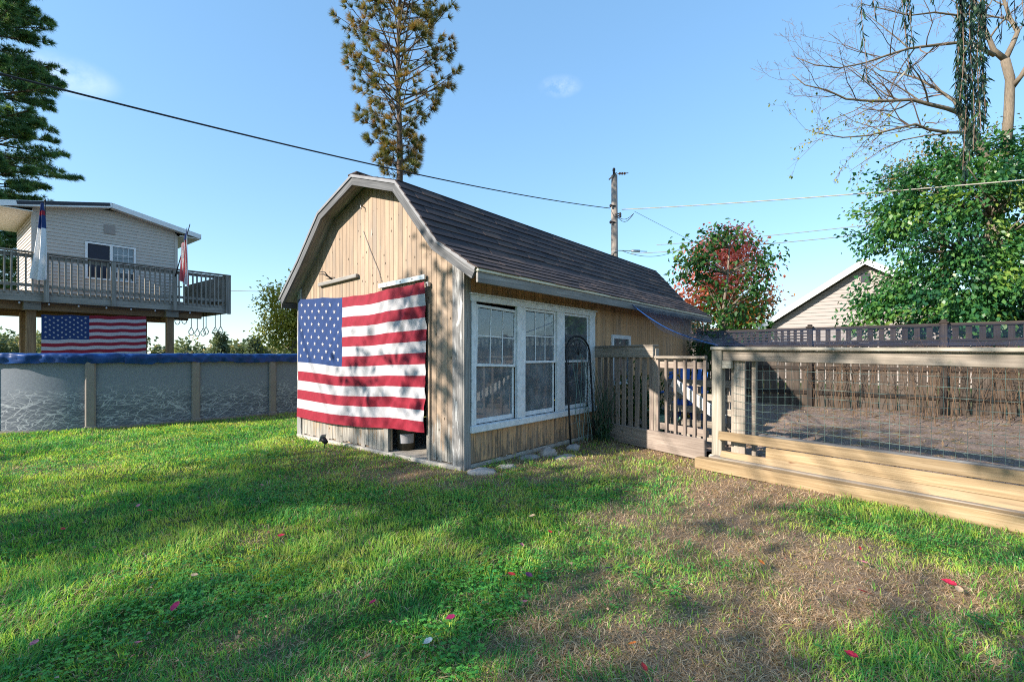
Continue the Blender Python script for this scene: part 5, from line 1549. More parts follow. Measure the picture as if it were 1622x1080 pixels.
mp = thing('red_maple', 'red and orange autumn maple beyond the shed roof', 'tree', (0, 0, 0))
bl = blob_px([(1150, 425, 60, 55, 60, 0), (1110, 470, 50, 44, 42, 0), (1175, 480, 50, 45, 40, 0), (1090, 500, 35, 30, 18, 0), (1195, 520, 45, 40, 24, 0), (1160, 390, 35, 25, 16, 0)], 26)
cl = np.concatenate([ell(c, r, n, 0.3) for c, r, n in bl])
b0 = Vector((at(1148, 0, 26).x, 26, 0)); zmid = at(0, 480, 26).z
limbs('trunk', mp, M['bark'], [b0, b0 + Vector((0, 0, 2)), b0 + Vector((0, 0, 4)), b0 + Vector((.1, 0, 6))], 0.16, 0.05, list(cl[::4]), 0.03)
crown('crown', mp, M['maple'], cl, (0.38, 0.38, 0.28), 48, 0.20, 0.7, 0.3, bias=lambda P: (P[:, 2] - zmid) * 0.16, tint=(0.5, 0.22))
sh = thing('corner_shrub', 'dark leafy shrub growing by the far shed corner', 'shrub', sw(0.35, 7.7))
cl = np.concatenate([ell((0.0, 0.1, 1.45), (0.3, 0.7, 0.35), 16, 0.2), ell((0.1, 0.3, 0.8), (0.3, 0.5, 0.7), 16, 0.2), ell((-0.1, -0.6, 1.6), (0.2, 0.4, 0.2), 5, .3)])
limbs('stem', sh, M['twig'], [Vector((0, 0, 0)), Vector((0, .05, 0.5)), Vector((0, 0.05, 1.0)), Vector((0, 0.1, 1.5))], 0.03, 0.012, list(cl), 0.008)
crown('foliage', sh, M['sapl'], cl, (0.14, 0.16, 0.12), 20, 0.10, 0.6, 0.4, tint=(0.15, 0.18))

# --- pines
def tuft(P, D, nn, L, spread, w):
    P = np.repeat(P, nn, axis=0); D = np.repeat(D, nn, axis=0); n = len(P)
    d = unit(D + rnd_unit(n) * spread); s = unit(np.cross(d, rnd_unit(n)))
    l = L * NR.uniform(0.7, 1.15, (n, 1))
    V = np.stack([P - s * w / 2, P + s * w / 2, P + d * l], 1).reshape(-1, 3)
    return V, np.arange(3 * n).reshape(n, 3)
def pine(name, label, base, ztop, z0, lenf, up, tufts, nneed, L, spread, w, mat, r0, dz, flat=1.0, tint=(0.5, 0.25), sub=1, azi=None):
    t = thing(name, label, 'tree', base)
    q = MB(); n = 14
    trunk = [Vector((0.04 * math.sin(i * 1.3), 0.04 * math.cos(i * 1.7), ztop * i / (n - 1))) for i in range(n)]
    q.tube(trunk, [r0 * (1 - 0.93 * i / (n - 1)) for i in range(n)], 10)
    TP, TD = [], []
    z = z0; azn = 0.7
    while z < ztop - 0.3:
        z += dz * R.uniform(0.6, 1.4)
        azn += 2.39996 + R.uniform(-0.5, 0.5); az = azn
        L_ = lenf(z) * R.uniform(0.72, 1.12)
        if L_ < 0.15: continue
        d = Vector((math.cos(az), math.sin(az), 0)); el = math.radians(R.uniform(*up))
        pts = []
        for f in np.linspace(0, 1, 6): pts.append(Vector((0, 0, z)) + d * L_ * f * math.cos(el) + Vector((0, 0, L_ * (math.sin(el) * f + 0.18 * f * f * (1 if up[0] >= 0 else 0.4)))))
        q.tube(pts, [max(0.006, 0.035 * (L_ / 2.2) * (1 - 0.8 * f)) for f in np.linspace(0, 1, 6)], 5, False)
        for k in range(max(2, int(tufts * L_ / lenf(z)))):
            f = R.uniform(0.28, 1.0) if k else 1.0
            i = min(int(f * 5), 4); s = pts[i].lerp(pts[i + 1], f * 5 - i)
            sd = Vector((-d.y, d.x, 0)) * R.choice((-1, 1)); tl = L_ * (1.05 - f) * R.uniform(0.25, 0.6) * flat + 0.12
            nd = (d * R.uniform(0.5, 1) + sd * R.uniform(0.3, 1) + Vector((0, 0, R.uniform(0.0, 0.45)))).normalized()
            if f == 1.0: nd = (d + Vector((0, 0, .4))).normalized(); tl = 0.05
            e = s + nd * tl
            q.tube([s, s.lerp(e, 0.5) + Vector((0, 0, -0.02)), e], [0.009, 0.008, 0.006], 3, False)
            for g in range(sub):
                h = 1 - g / sub * 0.8
                TP.append(tuple(s.lerp(e, h) + Vector((0, 0, 0)))); TD.append(tuple((nd + Vector((0, 0, 0.25))).normalized()))
    q.build('trunk', M['pinebark'], t)
    V, Fc = tuft(np.array(TP), np.array(TD), nneed, L, spread, w)
    tt = np.repeat(NR.normal(size=len(TP)) * tint[1], nneed)
    tn = np.clip(tint[0] + tt + NR.normal(size=len(Fc)) * 0.14, 0, 1)
    link('needles', np_mesh('needles', V, Fc, mat, tn), t)
    return t
pb = at(632, 0, 17.0)
pine('tall_pine', 'tall sparse pine with browning needle tufts behind the shed', (pb.x, 17.0, 0), 17.5, 7.5,
     lambda z: 0.75 + 1.45 * min(1, max(0, (z - 8.2) / 2.2)) - 1.6 * max(0, (z - 12.0) / 5.5), (8, 42), 11, 64, 0.25, 0.85, 0.017, M['needle'], 0.19, 0.074, 0.9, (0.52, 0.2), 1)
pb = at(-45, 0, 22.0)
pine('dark_pine', 'dense dark green pine at the left edge behind the playhouse', (pb.x, 22.0, 0), 23.0, 3.5,
     lambda z: (3.4 if z > 10 else 2.6) * (1.0 - 0.6 * max(0, (z - 13) / 10)) , (-6, 14), 30, 22, 0.26, 1.0, 0.024, M['needle2'], 0.30, 0.070, 0.8, (0.45, 0.26), 3)

# --- yellowish tree by the pool's far end and the wood on the horizon
yt = thing('yellow_tree', 'yellow-green tree just left of the shed roof edge', 'tree', (0, 0, 0))
bl = blob_px([(455, 490, 38, 40, 40, 0), (470, 525, 40, 35, 34, 0), (440, 520, 25, 30, 16, 0), (490, 470, 35, 35, 20, 0)], 30)
cl = np.concatenate([ell(c, r, n, 0.35) for c, r, n in bl]); b0 = Vector((at(465, 0, 30).x, 30, 0))
limbs('trunk', yt, M['bark'], [b0, b0 + Vector((0, 0, 1.5)), b0 + Vector((.1, 0, 3)), b0 + Vector((0, 0, 4.5))], 0.2, 0.06, list(cl[::4]), 0.03)
crown('crown', yt, M['yellow'], cl, (0.38, 0.38, 0.3), 70, 0.19, 0.6, 0.3, tint=(0.62, 0.25))
cls = []; 
for k in range(420):
    x = R.uniform(-260, 240); y = 100 + R.uniform(0, 45) + 0.0005 * x * x
    h = R.uniform(2.3, 4.2) * (1.7 if x < -98 else 1.0)
    w = h * R.uniform(0.35, 0.55)
    cls.append(ell((x, y, h * 0.52), (w, w, h * 0.5), 16, 0.4))
cls = np.concatenate(cls)
tag(crown('distant_wood', None, M['wood_far'], cls, (0.8, 0.8, 0.7), 12, 1.0, 0.8, 0.1, tint=(0.42, 0.3)), kind='stuff')
# two conifers that stick out of it
for k, (px, py, lb_) in enumerate(((349, 531, 'small dark conifer on the horizon under the deck corner'), (404, 538, 'round dark tree on the horizon left of the yellow tree'))):
    Y = 92; p = at(px, py, Y); t = thing('far_tree', lb_, 'tree', (p.x, Y, 0))
    hh = p.z
    q = MB(); q.tube([(0, 0, 0), (0, 0, hh * 0.8)], [0.25, 0.08], 6); q.build('trunk', M['pinebark'], t)
    c2 = np.concatenate([ell((0, 0, hh * (0.25 + 0.7 * f)), (hh * 0.28 * ((1 - f) if k == 0 else math.sqrt(max(0.05, 1 - (2 * f - 0.9) ** 2))) + 0.2, hh * 0.2, 0.3), 10, 0.3) for f in np.linspace(0, 1, 9)])
    crown('crown', t, M['wood_far'], c2, (0.35, 0.35, 0.3), 16, 0.6, 0.7, 0.2, tint=(0.12, 0.15))

# --- weeping branches hanging into the top right from a tree outside the frame
wt = thing('weeping_tree', 'dark weeping branches of narrow leaves hanging into the top right', 'tree', (0, 0, 0))
WY = 3.6
q = MB()
tb_ = Vector((5.9, 2.6, 0)); q.tube([tb_, tb_ + Vector((-.05, 0, 2)), tb_ + Vector((-.2, .1, 4.2)), tb_ + Vector((-.1, .1, 6.2))], [0.2, 0.16, 0.12, 0.06], 12)
lim0 = tb_ + Vector((-.2, .1, 4.2))
q.tube([lim0, Vector((4.8, 3.2, 4.95)), Vector((3.6, 3.6, 5.1)), Vector((2.4, 3.7, 4.95))], [0.09, 0.07, 0.045, 0.015], 8)
q.tube([lim0, Vector((5.2, 3.4, 4.6)), Vector((4.2, 3.75, 4.75))], [0.06, 0.05, 0.02], 7)
q.build('trunk', M['pinebark'], wt)
strs = [(1369, 128, .5), (1386, 26, .35), (1437, 112, .95), (1443, 66, 0.8), (1431, 60, .6), (1513, 30, .5), (1583, 62, .5), (1598, 40, .4), (1612, 48, .5), (1474, 6, .4), (1620, 70, .5)]
for k in range(14): strs.append((1517 + 47 * ((k * 0.618) % 1.0), 150 + 125 * ((k * 0.377 + 0.2) % 1.0), 0.95))
for px, yb, dens in strs:
    Yk = WY + R.uniform(-0.12, 0.22); lo_ = at(px, yb, Yk); up2 = Vector((lo_.x + R.uniform(-.05, .05), Yk, 4.98))
    Ls = up2.z - lo_.z; n = int(Ls * 90 * dens)
    f = NR.random(n); sway = 0.02 * np.sin(f * 9 + px)
    P = np.stack([up2.x + (lo_.x - up2.x) * f + sway + NR.normal(size=n) * 0.008, np.full(n, Yk) + 0.015 * np.cos(f * 7 + px), up2.z - Ls * f], 1)
    D = np.stack([NR.normal(size=n) * 0.36, NR.normal(size=n) * 0.36, -np.ones(n)], 1)
    l = NR.uniform(0.05, 0.095, n); V, Fc = leaf_quads(P, D, rnd_unit(n), l, l * 0.16, 0.1)
    o = link('hanging_branch', np_mesh('hanging_branch', V, Fc, M['weep'], np.clip(NR.normal(0.4, 0.25, n), 0, 1)), wt)
    q = MB(); q.tube([up2.lerp(lo_, g) + Vector((0.02 * math.sin(g * 9 + px), 0, 0)) for g in np.linspace(0, 1, 10)], 0.003, 3, False); q.build('stem', M['twig'], o)

# --- trees out of frame to the left, behind the camera: their shade falls across the lawn
def shade_tree(label, base, h, blobs, mat='mulb', nl=60, L=0.22, sg=0.5):
    t = thing('yard_tree', label, 'tree', base)
    cl = np.concatenate([ell(c, r, n, 0.25) for c, r, n in blobs])
    limbs('trunk', t, M['bark'], [Vector((0, 0, 0)), Vector((0, 0, h * .3)), Vector((.1, 0, h * .55)), Vector((0, .1, h * .9))], 0.2, 0.05, list(cl[::3]), 0.05)
    crown('crown', t, M[mat], cl, (sg, sg, sg * 0.7), nl, L, 0.6, 0.3)
# crowns are set where the light would have to be stopped for the shade the lawn shows
LIT = [(240, 690, 330, 30), (310, 905, 135, 42), (435, 838, 120, 17), (60, 800, 90, 14), (60, 1000, 70, 16), (1070, 730, 90, 26), (1440, 868, 210, 34), (1190, 842, 75, 16), (1560, 930, 120, 30), (800, 885, 70, 14), (150, 740, 200, 14), (1000, 805, 60, 10), (1180, 735, 70, 26), (1270, 755, 80, 26), (1380, 775, 80, 24), (1480, 800, 80, 26), (1580, 820, 80, 28), (1660, 840, 60, 30), (700, 962, 130, 18), (520, 1012, 110, 16), (900, 852, 90, 14), (240, 1042, 100, 16), (640, 888, 90, 13), (1250, 905, 130, 20)]
DARK = [(320, 703, 190, 7), (400, 745, 130, 9), (120, 712, 120, 6)]
def shade_prob(px, py):
    v = 9.0
    for a, b, rx, ry in LIT:
        v = min(v, ((px - a) / rx) ** 2 + ((py - b) / ry) ** 2)
    w = 1.0 if v > 1.0 else 0.0
    for a, b, rx, ry in DARK:
        if ((px - a) / rx) ** 2 + ((py - b) / ry) ** 2 < 1: w = 1.0
    return w
TRUNKS = [('tall tree left of the photographer, outside the frame', Vector((-15.5, -3.0, 0))), ('spreading tree behind the photographer at the left', Vector((-11.0, -5.5, 0))), ('younger tree close behind the photographer at the left', Vector((-8.6, -6.8, 0))), ('tree furthest left of the lawn, outside the frame', Vector((-18.5, 0.2, 0)))]
tanel = math.tan(SUN_EL)
groups = [[] for _ in TRUNKS]
k = 0
for trial in range(12000):
    if k >= 315: break
    gx, gy = R.uniform(-7.5, 6.0), R.uniform(1.2, 9.0)
    if gy < 1.5: px, py = 800, 1079
    else: px, py = 811 + gx / gy * F, HZ + F * H / gy
    if py < 690: continue
    ok = True
    for e in (-1.0, -0.5, 0.0, 0.5, 1.0):
        qx, qy = gx + SUN_H.x * e, gy + SUN_H.y * e
        for w in (-0.3, 0.3):
            ax_, ay_ = qx - SUN_H.y * w, max(1.5, qy + SUN_H.x * w)
            ok = ok and shade_prob(811 + ax_ / ay_ * F, HZ + F * H / ay_) > 0
    if not ok: continue
    # leave the sun on the timbers and on the shed front
    hgt = R.uniform(3.6, 7.5)
    c = Vector((gx, gy, 0)) + SUN_H * (hgt / tanel) + Vector((0, 0, hgt))
    inx, iny = gx - SHED_O.x, gy - SHED_O.y
    if -3.9 < inx * CS + iny * SN < 0.5 and -inx * SN + iny * CS > -0.4 and R.random() < 0.94: continue
    if c.y > -0.3 and c.x > -1.25 * c.y - 2: continue
    j = min(range(len(TRUNKS)), key=lambda i: (TRUNKS[i][1] - Vector((c.x, c.y, 0))).length)
    groups[j].append(c); k += 1
for (lab, b_), g in zip(TRUNKS, groups):
    if not g: continue
    t = thing('yard_tree', lab, 'tree', b_)
    cl = np.array([tuple(c - b_) for c in g])
    limbs('trunk', t, M['bark'], [Vector((0, 0, 0)), Vector((0, 0, 2.0)), Vector((.1, 0, 4.0)), Vector((0, .1, 6.5))], 0.18, 0.05, list(cl), 0.03)
    crown('crown', t, M['mulb'], cl, (0.26, 0.26, 0.20), 34, 0.20, 0.6, 0.3)

# ------------------------------------------------------------------ garden plants
cane_var = []
for k in range(9):
    q = MB(); hgt = R.uniform(1.0, 1.75); lean = R.uniform(-0.35, 0.35); ln2 = R.uniform(-.2, .2)
    pts = [Vector((lean * f * f * hgt + 0.03 * math.sin(f * 6 + k), ln2 * f * f * hgt, hgt * f * (1 - 0.12 * f * abs(lean)))) for f in np.linspace(0, 1, 9)]
    q.tube(pts, [0.0075 * (1 - 0.6 * f) for f in np.linspace(0, 1, 9)], 5, False)
    for j in range(R.randrange(4, 9)):
        f = R.uniform(0.35, 0.98); i = min(int(f * 8), 7); s = pts[i].lerp(pts[i + 1], f * 8 - i)
        d = Vector((R.gauss(0, 1), R.gauss(0, 1), R.uniform(0, 1.2))).normalized(); l = R.uniform(0.12, 0.45)
        q.tube([s, s + d * l * 0.5 + Vector((0, 0, 0.02)), s + d * l + Vector((0, 0, -0.04))], [0.004, 0.003, 0.002], 4, False)
    cane_var.append(q.mesh('berry_cane', M['cane']))
for k in range(170):
    t_ = 6.4 * R.random() ** 0.75 - 0.1; b_ = -R.uniform(0.25, 2.3) * (0.5 if t_ < 1 else 1)
    p = bw(t_, b_, 0.08)
    tag(link('berry_cane', cane_var[k % 9], None, p, (0, 0, R.uniform(0, 6.28))), 'dry leafless berry cane standing in the garden behind the wire mesh', 'cane', 'berry canes in the garden')
gp_stem = [(R.uniform(0.05, 0.6) * GS, R.uniform(0.25, 0.7)) for _ in range(9)]
for k in range(7):
    t = thing('garden_plant', ['leggy green garden plant between the picket fence and the shed', 'yellowing garden plant between the picket fence and the shed', 'reddish garden plant between the picket fence and the shed'][(0, 0, 2, 0, 0, 1, 2)[k]], 'plant', Vector((1.95 + 0.10 * k, 8.25 - 0.16 * k + 0.3 * (k % 3), 0.08)), 0, 'garden plants behind the picket fence')
    q = MB(); cl = []
    for j in range(7):
        d = Vector((R.gauss(0, .25), R.gauss(0, .2), 1)); hh = R.uniform(0.5, 1.05)
        pts = [Vector((0.05 * R.gauss(0, 1), 0.05 * R.gauss(0, 1), 0))]; pts += [pts[0] + d * hh * f + Vector((0.03 * math.sin(f * 5 + j), 0, 0)) for f in (0.33, 0.66, 1)]
        q.tube(pts, 0.006, 4, False); cl += [tuple(pts[-1]), tuple(pts[-2]), tuple(pts[1])]
    q.build('stem', M['vine'] if k not in (2, 6) else M['cane'], t)
    crown('foliage', t, [M['sapl'], M['yellow'], M['olive']][(0, 0, 2, 0, 0, 1, 2)[k]], np.array(cl), (0.08, 0.08, 0.1), 7, 0.09, 0.4, 0.6)
# straw and twigs lying on the garden soil
n = 9000
u, v = NR.random(n), NR.random(n) ** 0.8
A_, B_, C_, D_ = [np.array(p) for p in (g1, g2, g3, g4)]
P = (A_ * (1 - u)[:, None] + B_ * u[:, None]) * (1 - v)[:, None] + (D_ * (1 - u)[:, None] + C_ * u[:, None]) * v[:, None]
P[:, 2] = 0.06 + 0.09 * (vnoise(P[:, 0] * 2.2, P[:, 1] * 2.2, 21) + 0.4 * vnoise(P[:, 0] * 7., P[:, 1] * 7., 21)) + 0.006
D = np.stack([NR.normal(size=n), NR.normal(size=n), NR.normal(size=n) * 0.12], 1)
V, Fc = leaf_quads(P, D, np.tile([0, 0, 1.0], (n, 1)), NR.uniform(0.03, 0.16, n), NR.uniform(0.005, 0.028, n), 0.02)
tag(link('straw_litter', np_mesh('straw_litter', V, Fc, M['grass'], NR.uniform(0.72, 1.0, n))), kind='stuff')

# ------------------------------------------------------------------ small things along the shed
tr = thing('arched_trellis', 'black arched metal trellis leaning against the third window', 'trellis', sw(0.0, 0.0), SHED_R)
def tl(y, z): return Vector((0.09 + 0.20 * (1 - z / 1.7), y - 0.16 * (1 - z / 1.7), z))
yc, hwid = 2.40, 0.35
q = MB(); arch = [tl(yc - hwid, z) for z in (0.03, 0.5, 1.0, 1.38)] + [tl(yc - hwid * math.cos(a), 1.38 + 0.27 * math.sin(a)) for a in np.linspace(0.2, PI - 0.2, 11)] + [tl(yc + hwid, z) for z in (1.38, 1.0, 0.5, 0.03)]
q.tube(arch, 0.015, 6); q.build('hoop', M['black'], tr)
q = MB(); arch = [tl(yc - hwid * .86, z) for z in (1.2, 1.38)] + [tl(yc - hwid * .86 * math.cos(a), 1.38 + 0.21 * math.sin(a)) for a in np.linspace(0.2, PI - 0.2, 11)] + [tl(yc + hwid * .86, z) for z in (1.38, 1.2)]
q.tube(arch, 0.006, 5)
for a in np.linspace(0.35, PI - 0.35, 6): q.tube([tl(yc, 1.36), tl(yc - 0.21 * math.cos(a), 1.36 + 0.2 * math.sin(a))], 0.005, 4)
q.build('fan_scroll', M['black'], tr)
q = MB()
for k in range(5):
    y0 = yc - 0.19 + 0.095 * k
    pts = [tl(y0 + 0.03 * math.sin(z * 9 + k * 1.7), z) + Vector((0.03, 0, 0)) for z in np.linspace(0.05, 1.40 - 0.05 * abs(k - 2), 24)]
    q.tube(pts, 0.0055, 5)
q.build('rod', M['mesh'], tr)
for z in (0.35, 0.65, 0.95, 1.2):
    q = MB(); q.tube([tl(yc - hwid, z), tl(yc - 0.1, z + 0.03) + Vector((.03, 0, 0)), tl(yc + 0.1, z - 0.02) + Vector((.03, 0, 0)), tl(yc + hwid, z)], 0.005, 5); q.build('crossbar', M['oldmesh'], tr)
vp = thing('climbing_vine', 'tangle of dark green stems beside the trellis and picket fence', 'plant', sw(0.32, 2.80))
q = MB()
for k in range(46):
    s = Vector((R.gauss(0, .07), R.gauss(0, .09), 0)); hh = abs(R.gauss(0.55, 0.25)) + 0.15; d = Vector((R.gauss(0, .16), R.gauss(-0.02, .18), 0))
    pts = [s + d * f + Vector((0.05 * math.sin(f * 4 + k), 0.04 * math.cos(f * 5 + k), hh * f * (1.25 - 0.25 * f))) for f in np.linspace(0, 1.0, 7)]
    q.tube(pts, [0.006, 0.006, 0.005, 0.005, 0.004, 0.003, 0.002], 4, False)
q.build('stem', M['vine'], vp)
q = MB()
for k in range(10):
    s = Vector((R.gauss(0, .1), R.gauss(-.05, .12), 0.2)); d = Vector((R.gauss(0, .12), R.gauss(.1, .15), R.uniform(.5, 1.1)))
    q.tube([s + d * f + Vector((0.07 * math.sin(f * 6 + k), 0.07 * math.sin(f * 4 + 2 * k), 0)) for f in np.linspace(0, 1, 9)], 0.003, 3, False)
q.build('tendril', M['twig'], vp)
crown('foliage', vp, M['sapl'], np.array([(R.gauss(0, .12), R.gauss(0, .15), R.uniform(0.02, .35)) for _ in range(26)]), (0.06, 0.07, 0.06), 8, 0.06, 0.35, 0.2, tint=(0.3, 0.25))

def stone(label, px, py, sx, sy, sz, mat, seed):
    p = gp(px, py); q = MB()
    def fn(u, v):
        th_, ph = u * 2 * PI, (v - 0.5) * PI
        d = Vector((math.cos(th_) * math.cos(ph), math.sin(th_) * math.cos(ph), math.sin(ph)))
        k = 1 + 0.22 * mnoise.noise(d * 1.7 + Vector((seed, 0, 0))) + 0.16 * mnoise.noise(d * 4.5 + Vector((0, seed, 0))) + 0.08 * mnoise.noise(d * 11)
        d2 = Vector([math.copysign(abs(c) ** 0.75, c) for c in d])
        return (d2.x * sx * k, d2.y * sy * k, max(-0.7, d2.z * k) * sz)
    q.grid(20, 12, fn)
    tag(q.build('stone', mat, None, (p.x, p.y + sy * 0.4, sz * 0.12), (0, 0, R.uniform(-.5, .5) + 0.6)), label, 'stone')
stone('flat pinkish stone nearest the shed corner', 762, 752, 0.17, 0.10, 0.055, M['stone'], 1)
stone('small flat grey stone second from the shed corner', 803, 742, 0.11, 0.07, 0.04, M['stone2'], 2)
stone('flat grey slab under the first window mullion', 838, 727, 0.17, 0.10, 0.035, M['stone2'], 3)
stone('rounded pale stone standing highest in the row', 868, 722, 0.115, 0.09, 0.09, M['stone'], 4)
stone('broad flat stone right of the rounded pale one', 895, 727, 0.20, 0.11, 0.035, M['stone'], 5)
stone('low mossy stone near the trellis foot', 908, 712, 0.13, 0.09, 0.06, M['stone2'], 6)
sp = thing('solar_spotlight', 'small solar spotlight staked in the grass before the shed', 'garden light', gp(514, 712), -0.5)
q = MB(); q.tube([(0, 0, -0.03), (0, 0, 0.12)], [0.004, 0.012], 6); q.build('stake', M['black'], sp)
q = MB(); q.lathe((0, 0, 0.13), [(0.001, -0.05), (0.032, -0.045), (0.042, 0.035), (0.034, 0.04), (0.001, 0.03)], 12, Matrix.Rotation(-1.0, 3, 'Y')); q.build('lamp_head', M['black'], sp)
q = MB(); q.box((-0.045, 0, 0.165), (0.012, 0.10, 0.12), Matrix.Rotation(0.5, 3, 'Y'), 0.004); q.build('solar_panel', M['alu'], sp)

# ------------------------------------------------------------------ fallen leaves
def fleaf(name):
    q = MB(); pts = []
    half = [(0.0, -0.48), (0.16, -0.40), (0.29, -0.22), (0.25, -0.14), (0.36, 0.0), (0.29, 0.10), (0.27, 0.24), (0.15, 0.36), (0.06, 0.50)]
    lob = half + [(0.0, 0.58)] + [(-x * 0.92, y + 0.02) for x, y in half[:0:-1]]
    bow = lambda x, y: 0.34 * abs(x) + 0.30 * y * y
    for i in range(len(lob)):
        a, b = lob[i], lob[(i + 1) % len(lob)]
        q.poly([(0, 0, 0), (a[0] * .55, a[1] * .55, bow(a[0] * .55, a[1] * .55)), (b[0] * .55, b[1] * .55, bow(b[0] * .55, b[1] * .55))])
        q.poly([(a[0] * .55, a[1] * .55, bow(a[0] * .55, a[1] * .55)), (a[0], a[1], bow(*a)), (b[0], b[1], bow(*b)), (b[0] * .55, b[1] * .55, bow(b[0] * .55, b[1] * .55))])
    q.tube([(0, -0.48, 0.02), (0.03, -0.8, 0.06)], 0.012, 4)
    return q
LC = {'pink': (0.50, 0.16, 0.20), 'magenta': (0.36, 0.02, 0.09), 'crimson': (0.34, 0.012, 0.04), 'red': (0.42, 0.03, 0.03), 'brown': (0.17, 0.085, 0.04), 'tan': (0.42, 0.30, 0.19), 'orange': (0.52, 0.15, 0.03), 'purple': (0.13, 0.03, 0.10), 'dark': (0.035, 0.03, 0.05), 'white': (0.60, 0.55, 0.48), 'green': (0.08, 0.24, 0.06)}
lm = {k: fleaf(k).mesh('fallen_leaf', plain('fallen_leaf_' + k, c, 0.6, 0, 0.4, 4)) for k, c in LC.items()}
FL = [(218, 1036, 'pink', 'large pink leaf on the grass at the bottom left'), (278, 976, 'magenta', 'magenta leaf above the large pink one at bottom left'), (590, 969, 'magenta', 'magenta leaf on dark grass left of the bottom centre'), (579, 1062, 'brown', 'curled brown leaf at the very bottom left of centre'),
      (237, 818, 'red', 'red leaf in the mid left lawn'), (219, 810, 'pink', 'pale pink leaf beside the red one in the left lawn'), (169, 787, 'pink', 'pink leaf on the lit streak of the left lawn'), (124, 755, 'pink', 'small pink leaf near the left pool upright'), (100, 848, 'red', 'small red leaf at the left in shaded grass'),
      (414, 733, 'red', 'small red leaf on the sunny grass left of the shed'), (415, 776, 'pink', 'small pink leaf in shade left of the shed'), (395, 827, 'brown', 'brown leaf at the left end of the central lit streak'), (445, 859, 'crimson', 'dark red leaf below the central lit streak'), (43, 724, 'tan', 'tan leaf near the left edge by the pool'), (338, 698, 'brown', 'brown leaf just below the pool wall'), (308, 924, 'tan', 'tan leaf on the lit patch at lower left'), (54, 1036, 'pink', 'pale leaf in the bottom left corner'),
      (827, 875, 'pink', 'bright pink leaf at the centre of the lawn'), (810, 923, 'red', 'dark red leaf below the bright pink one'), (838, 924, 'purple', 'purple leaf beside the dark red one in the centre'), (963, 913, 'dark', 'blackish leaf with a green fleck right of centre'), (832, 968, 'pink', 'small pink leaf at the lower centre'), (714, 994, 'magenta', 'magenta leaf in deep grass at lower centre'), (678, 1033, 'white', 'pale crumpled leaf at the bottom centre'), (610, 832, 'tan', 'tan leaf left of centre below the doorway'), (871, 853, 'red', 'small red leaf above the bright pink one'), (843, 827, 'tan', 'tan leaf on the grass below the windows'), (991, 787, 'crimson', 'dark red leaf where the grass turns dry by the gate'), (794, 800, 'pink', 'small pink leaf just below the stones'), (1002, 1037, 'orange', 'orange leaf on the dry patch at the bottom'), (1020, 1076, 'red', 'red leaf cut by the bottom edge'),
      (1196, 849, 'pink', 'pink leaf on sunlit straw right of centre'), (1367, 951, 'crimson', 'crimson leaf on the dry ground at right'), (1504, 937, 'crimson', 'largest crimson leaf at the right'), (1519, 948, 'tan', 'pale leaf tucked beside the largest crimson one'), (1362, 880, 'red', 'small red leaf on the green strip along the timber'), (1368, 903, 'pink', 'faded pink leaf at the edge of the sunny straw'), (1172, 997, 'orange', 'small orange leaf on the dry ground at lower right'), (1206, 903, 'orange', 'rust leaf in the dry patch right of centre'), (1349, 1055, 'crimson', 'crimson leaf near the bottom right of centre'), (1380, 795, 'white', 'pale pink leaf lying by the timber'), (1358, 791, 'white', 'pale leaf left of the other one by the timber'), (1119, 1015, 'green', 'small green weed leaf on the dry ground')]
for px, py, c, lb_ in FL:
    p = gp(px, py); s = R.uniform(0.040, 0.056) * (1.35 if 'large' in lb_ else 1.0) * (0.8 if 'small' in lb_ else 1)
    o = link('fallen_leaf', lm[c], None, (p.x, p.y, 0.052), (R.uniform(-.45, .35), R.uniform(-.45, .45), R.uniform(0, 6.28))); o.scale = (s, s, s)
    tag(o, lb_, 'leaf', 'leaves fallen on the lawn')

# ------------------------------------------------------------------ the lawn's blades
def blocked(x, y):
    dx, dy = x - SHED_O.x, y - SHED_O.y
    lx, ly = dx * CS + dy * SN, -dx * SN + dy * CS
    b = (lx > -SW_ - 0.01) & (lx < 0.03) & (ly > -0.02) & (ly < 8.05)
    fa = (x - POST.x) * FD.x + (y - POST.y) * FD.y; fb = (x - POST.x) * FN.x + (y - POST.y) * FN.y
    b |= (fb > -0.345) & (fa > -0.16)
    gb = (x - p_a.x) * -pd.y + (y - p_a.y) * pd.x
    b |= (gb > -0.03) & (y > 5.2) & (lx > -1)
    a_ = x * PA.x + y * PA.y; n_ = x * PN.x + y * PN.y
    ca = np.clip(a_, PA0, PA1); b |= np.hypot(a_ - ca, n_ - PNC) < PR + 0.03
    return b
def scatter(n, y0, y1, pw, wide=1.22):
    Y = (NR.random(n) * (y1 ** pw - y0 ** pw) + y0 ** pw) ** (1 / pw)
    X = NR.uniform(-wide, wide, n) * (Y + 0.4)
    return X, Y
